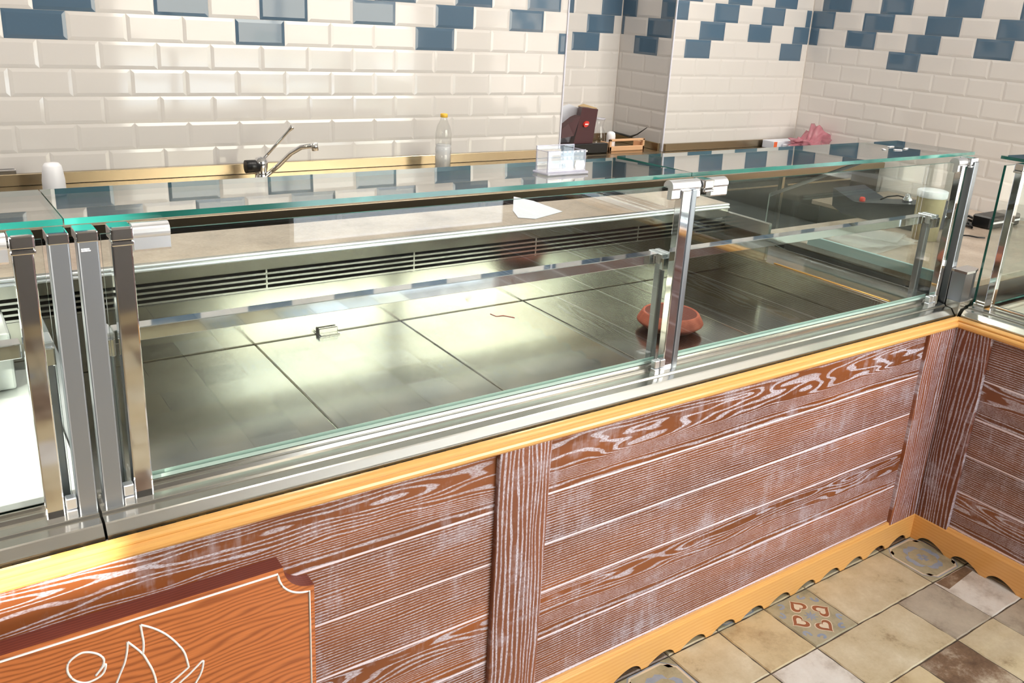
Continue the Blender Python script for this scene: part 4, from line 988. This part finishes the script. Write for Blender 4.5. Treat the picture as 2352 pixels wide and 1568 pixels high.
mb = MB(); mb.lathe([(rt*1.04, zt_-0.026), (rt*1.06, zt_-0.022), (rt*1.06, zt_-0.002), (rt*0.98, zt_), (0.0, zt_)], q.x, q.y, 'white_plastic', 32); mb.build('lid', tb)
# plastic sheets on the corner
for i, (dx, dy, an, w_, h_) in enumerate([(0.0, 0, 0.1, 0.34, 0.26), (0.03, 0.03, 0.28, 0.30, 0.24), (-0.03, -0.02, -0.1, 0.32, 0.22), (0.05, 0.0, 0.45, 0.26, 0.20)]):
    mb = MB(); mb.box(-w_/2, w_/2, -h_/2, h_/2, 0, 0.0012, 'film', 0, 1, Matrix.Translation((0.28+dx, 0.55+dy, ZQ+0.004+0.006*i)) @ Matrix.Rotation(an, 4, 'Z') @ Matrix.Rotation(0.03*(i-1), 4, 'Y'))
    tag(mb.build('plastic_sheet'), 'clear plastic sheet in the fanned stack on the corner worktop', 'sheet', 'clear plastic sheets on the corner worktop')
# things further along the right wall
rb = thing('side_bench', 'grey worktop on steel cabinet along the tiled right wall', 'bench', (1.7, 0.2, 0))
mb = MB(); mb.box(1.35, XR-0.012, -2.0, 1.60, 0.70, 0.725, 'stone', 0.003); mb.build('bench_top', rb)
mb = MB(); mb.box(1.40, XR-0.012, -2.0, 1.58, 0.0, 0.6995, 'satin', 0.003); mb.build('cabinet', rb)
q = px(2235, 512, 2, 0.86)
mb = MB(); pts = [px(u, v, 2, 0.868) for u, v in ((2212, 500), (2225, 496), (2240, 503), (2262, 507), (2240, 510), (2222, 505), (2218, 515), (2232, 522), (2228, 514), (2214, 506))]
mb.tube(pts, 0.006, 'black', 8); tag(mb.build('cable_bundle'), 'small tangle of black cable on the grey worktop seen in the gap between the cases', 'cable')
mb = MB(); pts = [px(u, v, 2, 0.864) for u, v in ((2206, 540), (2225, 541), (2245, 545), (2262, 546))]
mb.tube(pts, 0.003, 'black', 8); tag(mb.build('power_cord'), 'single dark cord running across the grey worktop below the cable tangle', 'cord')
a, b = px(2278, 500, 1, 0.45), px(2320, 545, 1, 0.45)
mb = MB(); mb.box(a.x, b.x+0.05, 0.45, 0.53, ZQ+0.0005, a.z, 'black', 0.006); mb.box(a.x+.003, b.x+0.045, 0.4485, 0.4498, (ZQ+a.z)/2-.004, (ZQ+a.z)/2+.004, 'white_plastic')
tag(mb.build('black_box'), 'black box with a pale stripe seen through the end glass of the right case', 'box')
# roll in the return case
p0, p1 = Vector((0.135, -0.175, 0.766+0.0315)), Vector((0.60, -0.040, 0.766+0.0315))
rl = thing('wrapping_roll', 'brown cylindrical roll lying on the cream deck of the right display case', 'roll', (0.3, -0.1, 0.766))
mb = MB(); mb.cyl(p0, p1, 0.031, 'oak', n=28); mb.build('roll_body', rl)
mb = MB(); dd = (p0-p1).normalized(); mb.cyl(p0+dd*0.0003, p0+dd*0.012, 0.012, 'tub', n=16); mb.build('core', rl)

# ------------------------------------------------------------------ ceiling spots
def spot(x, y, en=90):
    t = thing('ceiling_spot', 'recessed round halogen spot in the white ceiling above the counters', 'ceiling light', (x, y, ZC), 'halogen spots in the ceiling')
    mb = MB(); mb.lathe([(0.050, ZC-0.0005), (0.050, ZC-0.006), (0.036, ZC-0.006), (0.034, ZC-0.001)], x, y, 'chrome', 24); mb.build('ring', t)
    l = bpy.data.lights.new('spot_lamp', 'SPOT'); l.energy = en; l.spot_size = R(110); l.spot_blend = 0.6; l.shadow_soft_size = 0.03; l.color = (1.0, 0.93, 0.84)
    o = bpy.data.objects.new('spot_lamp', l); C.objects.link(o); o.location = (x, y, ZC-0.02)
for x in (-3.6, -2.4, -1.2, 0.0, 1.2): spot(x, 1.3, 62)
spot(0.55, 2.05, 30)  # extra lamp, added only to brighten the recess
for x in (-3.0, -1.4, 0.2): spot(x, -1.2, 40)
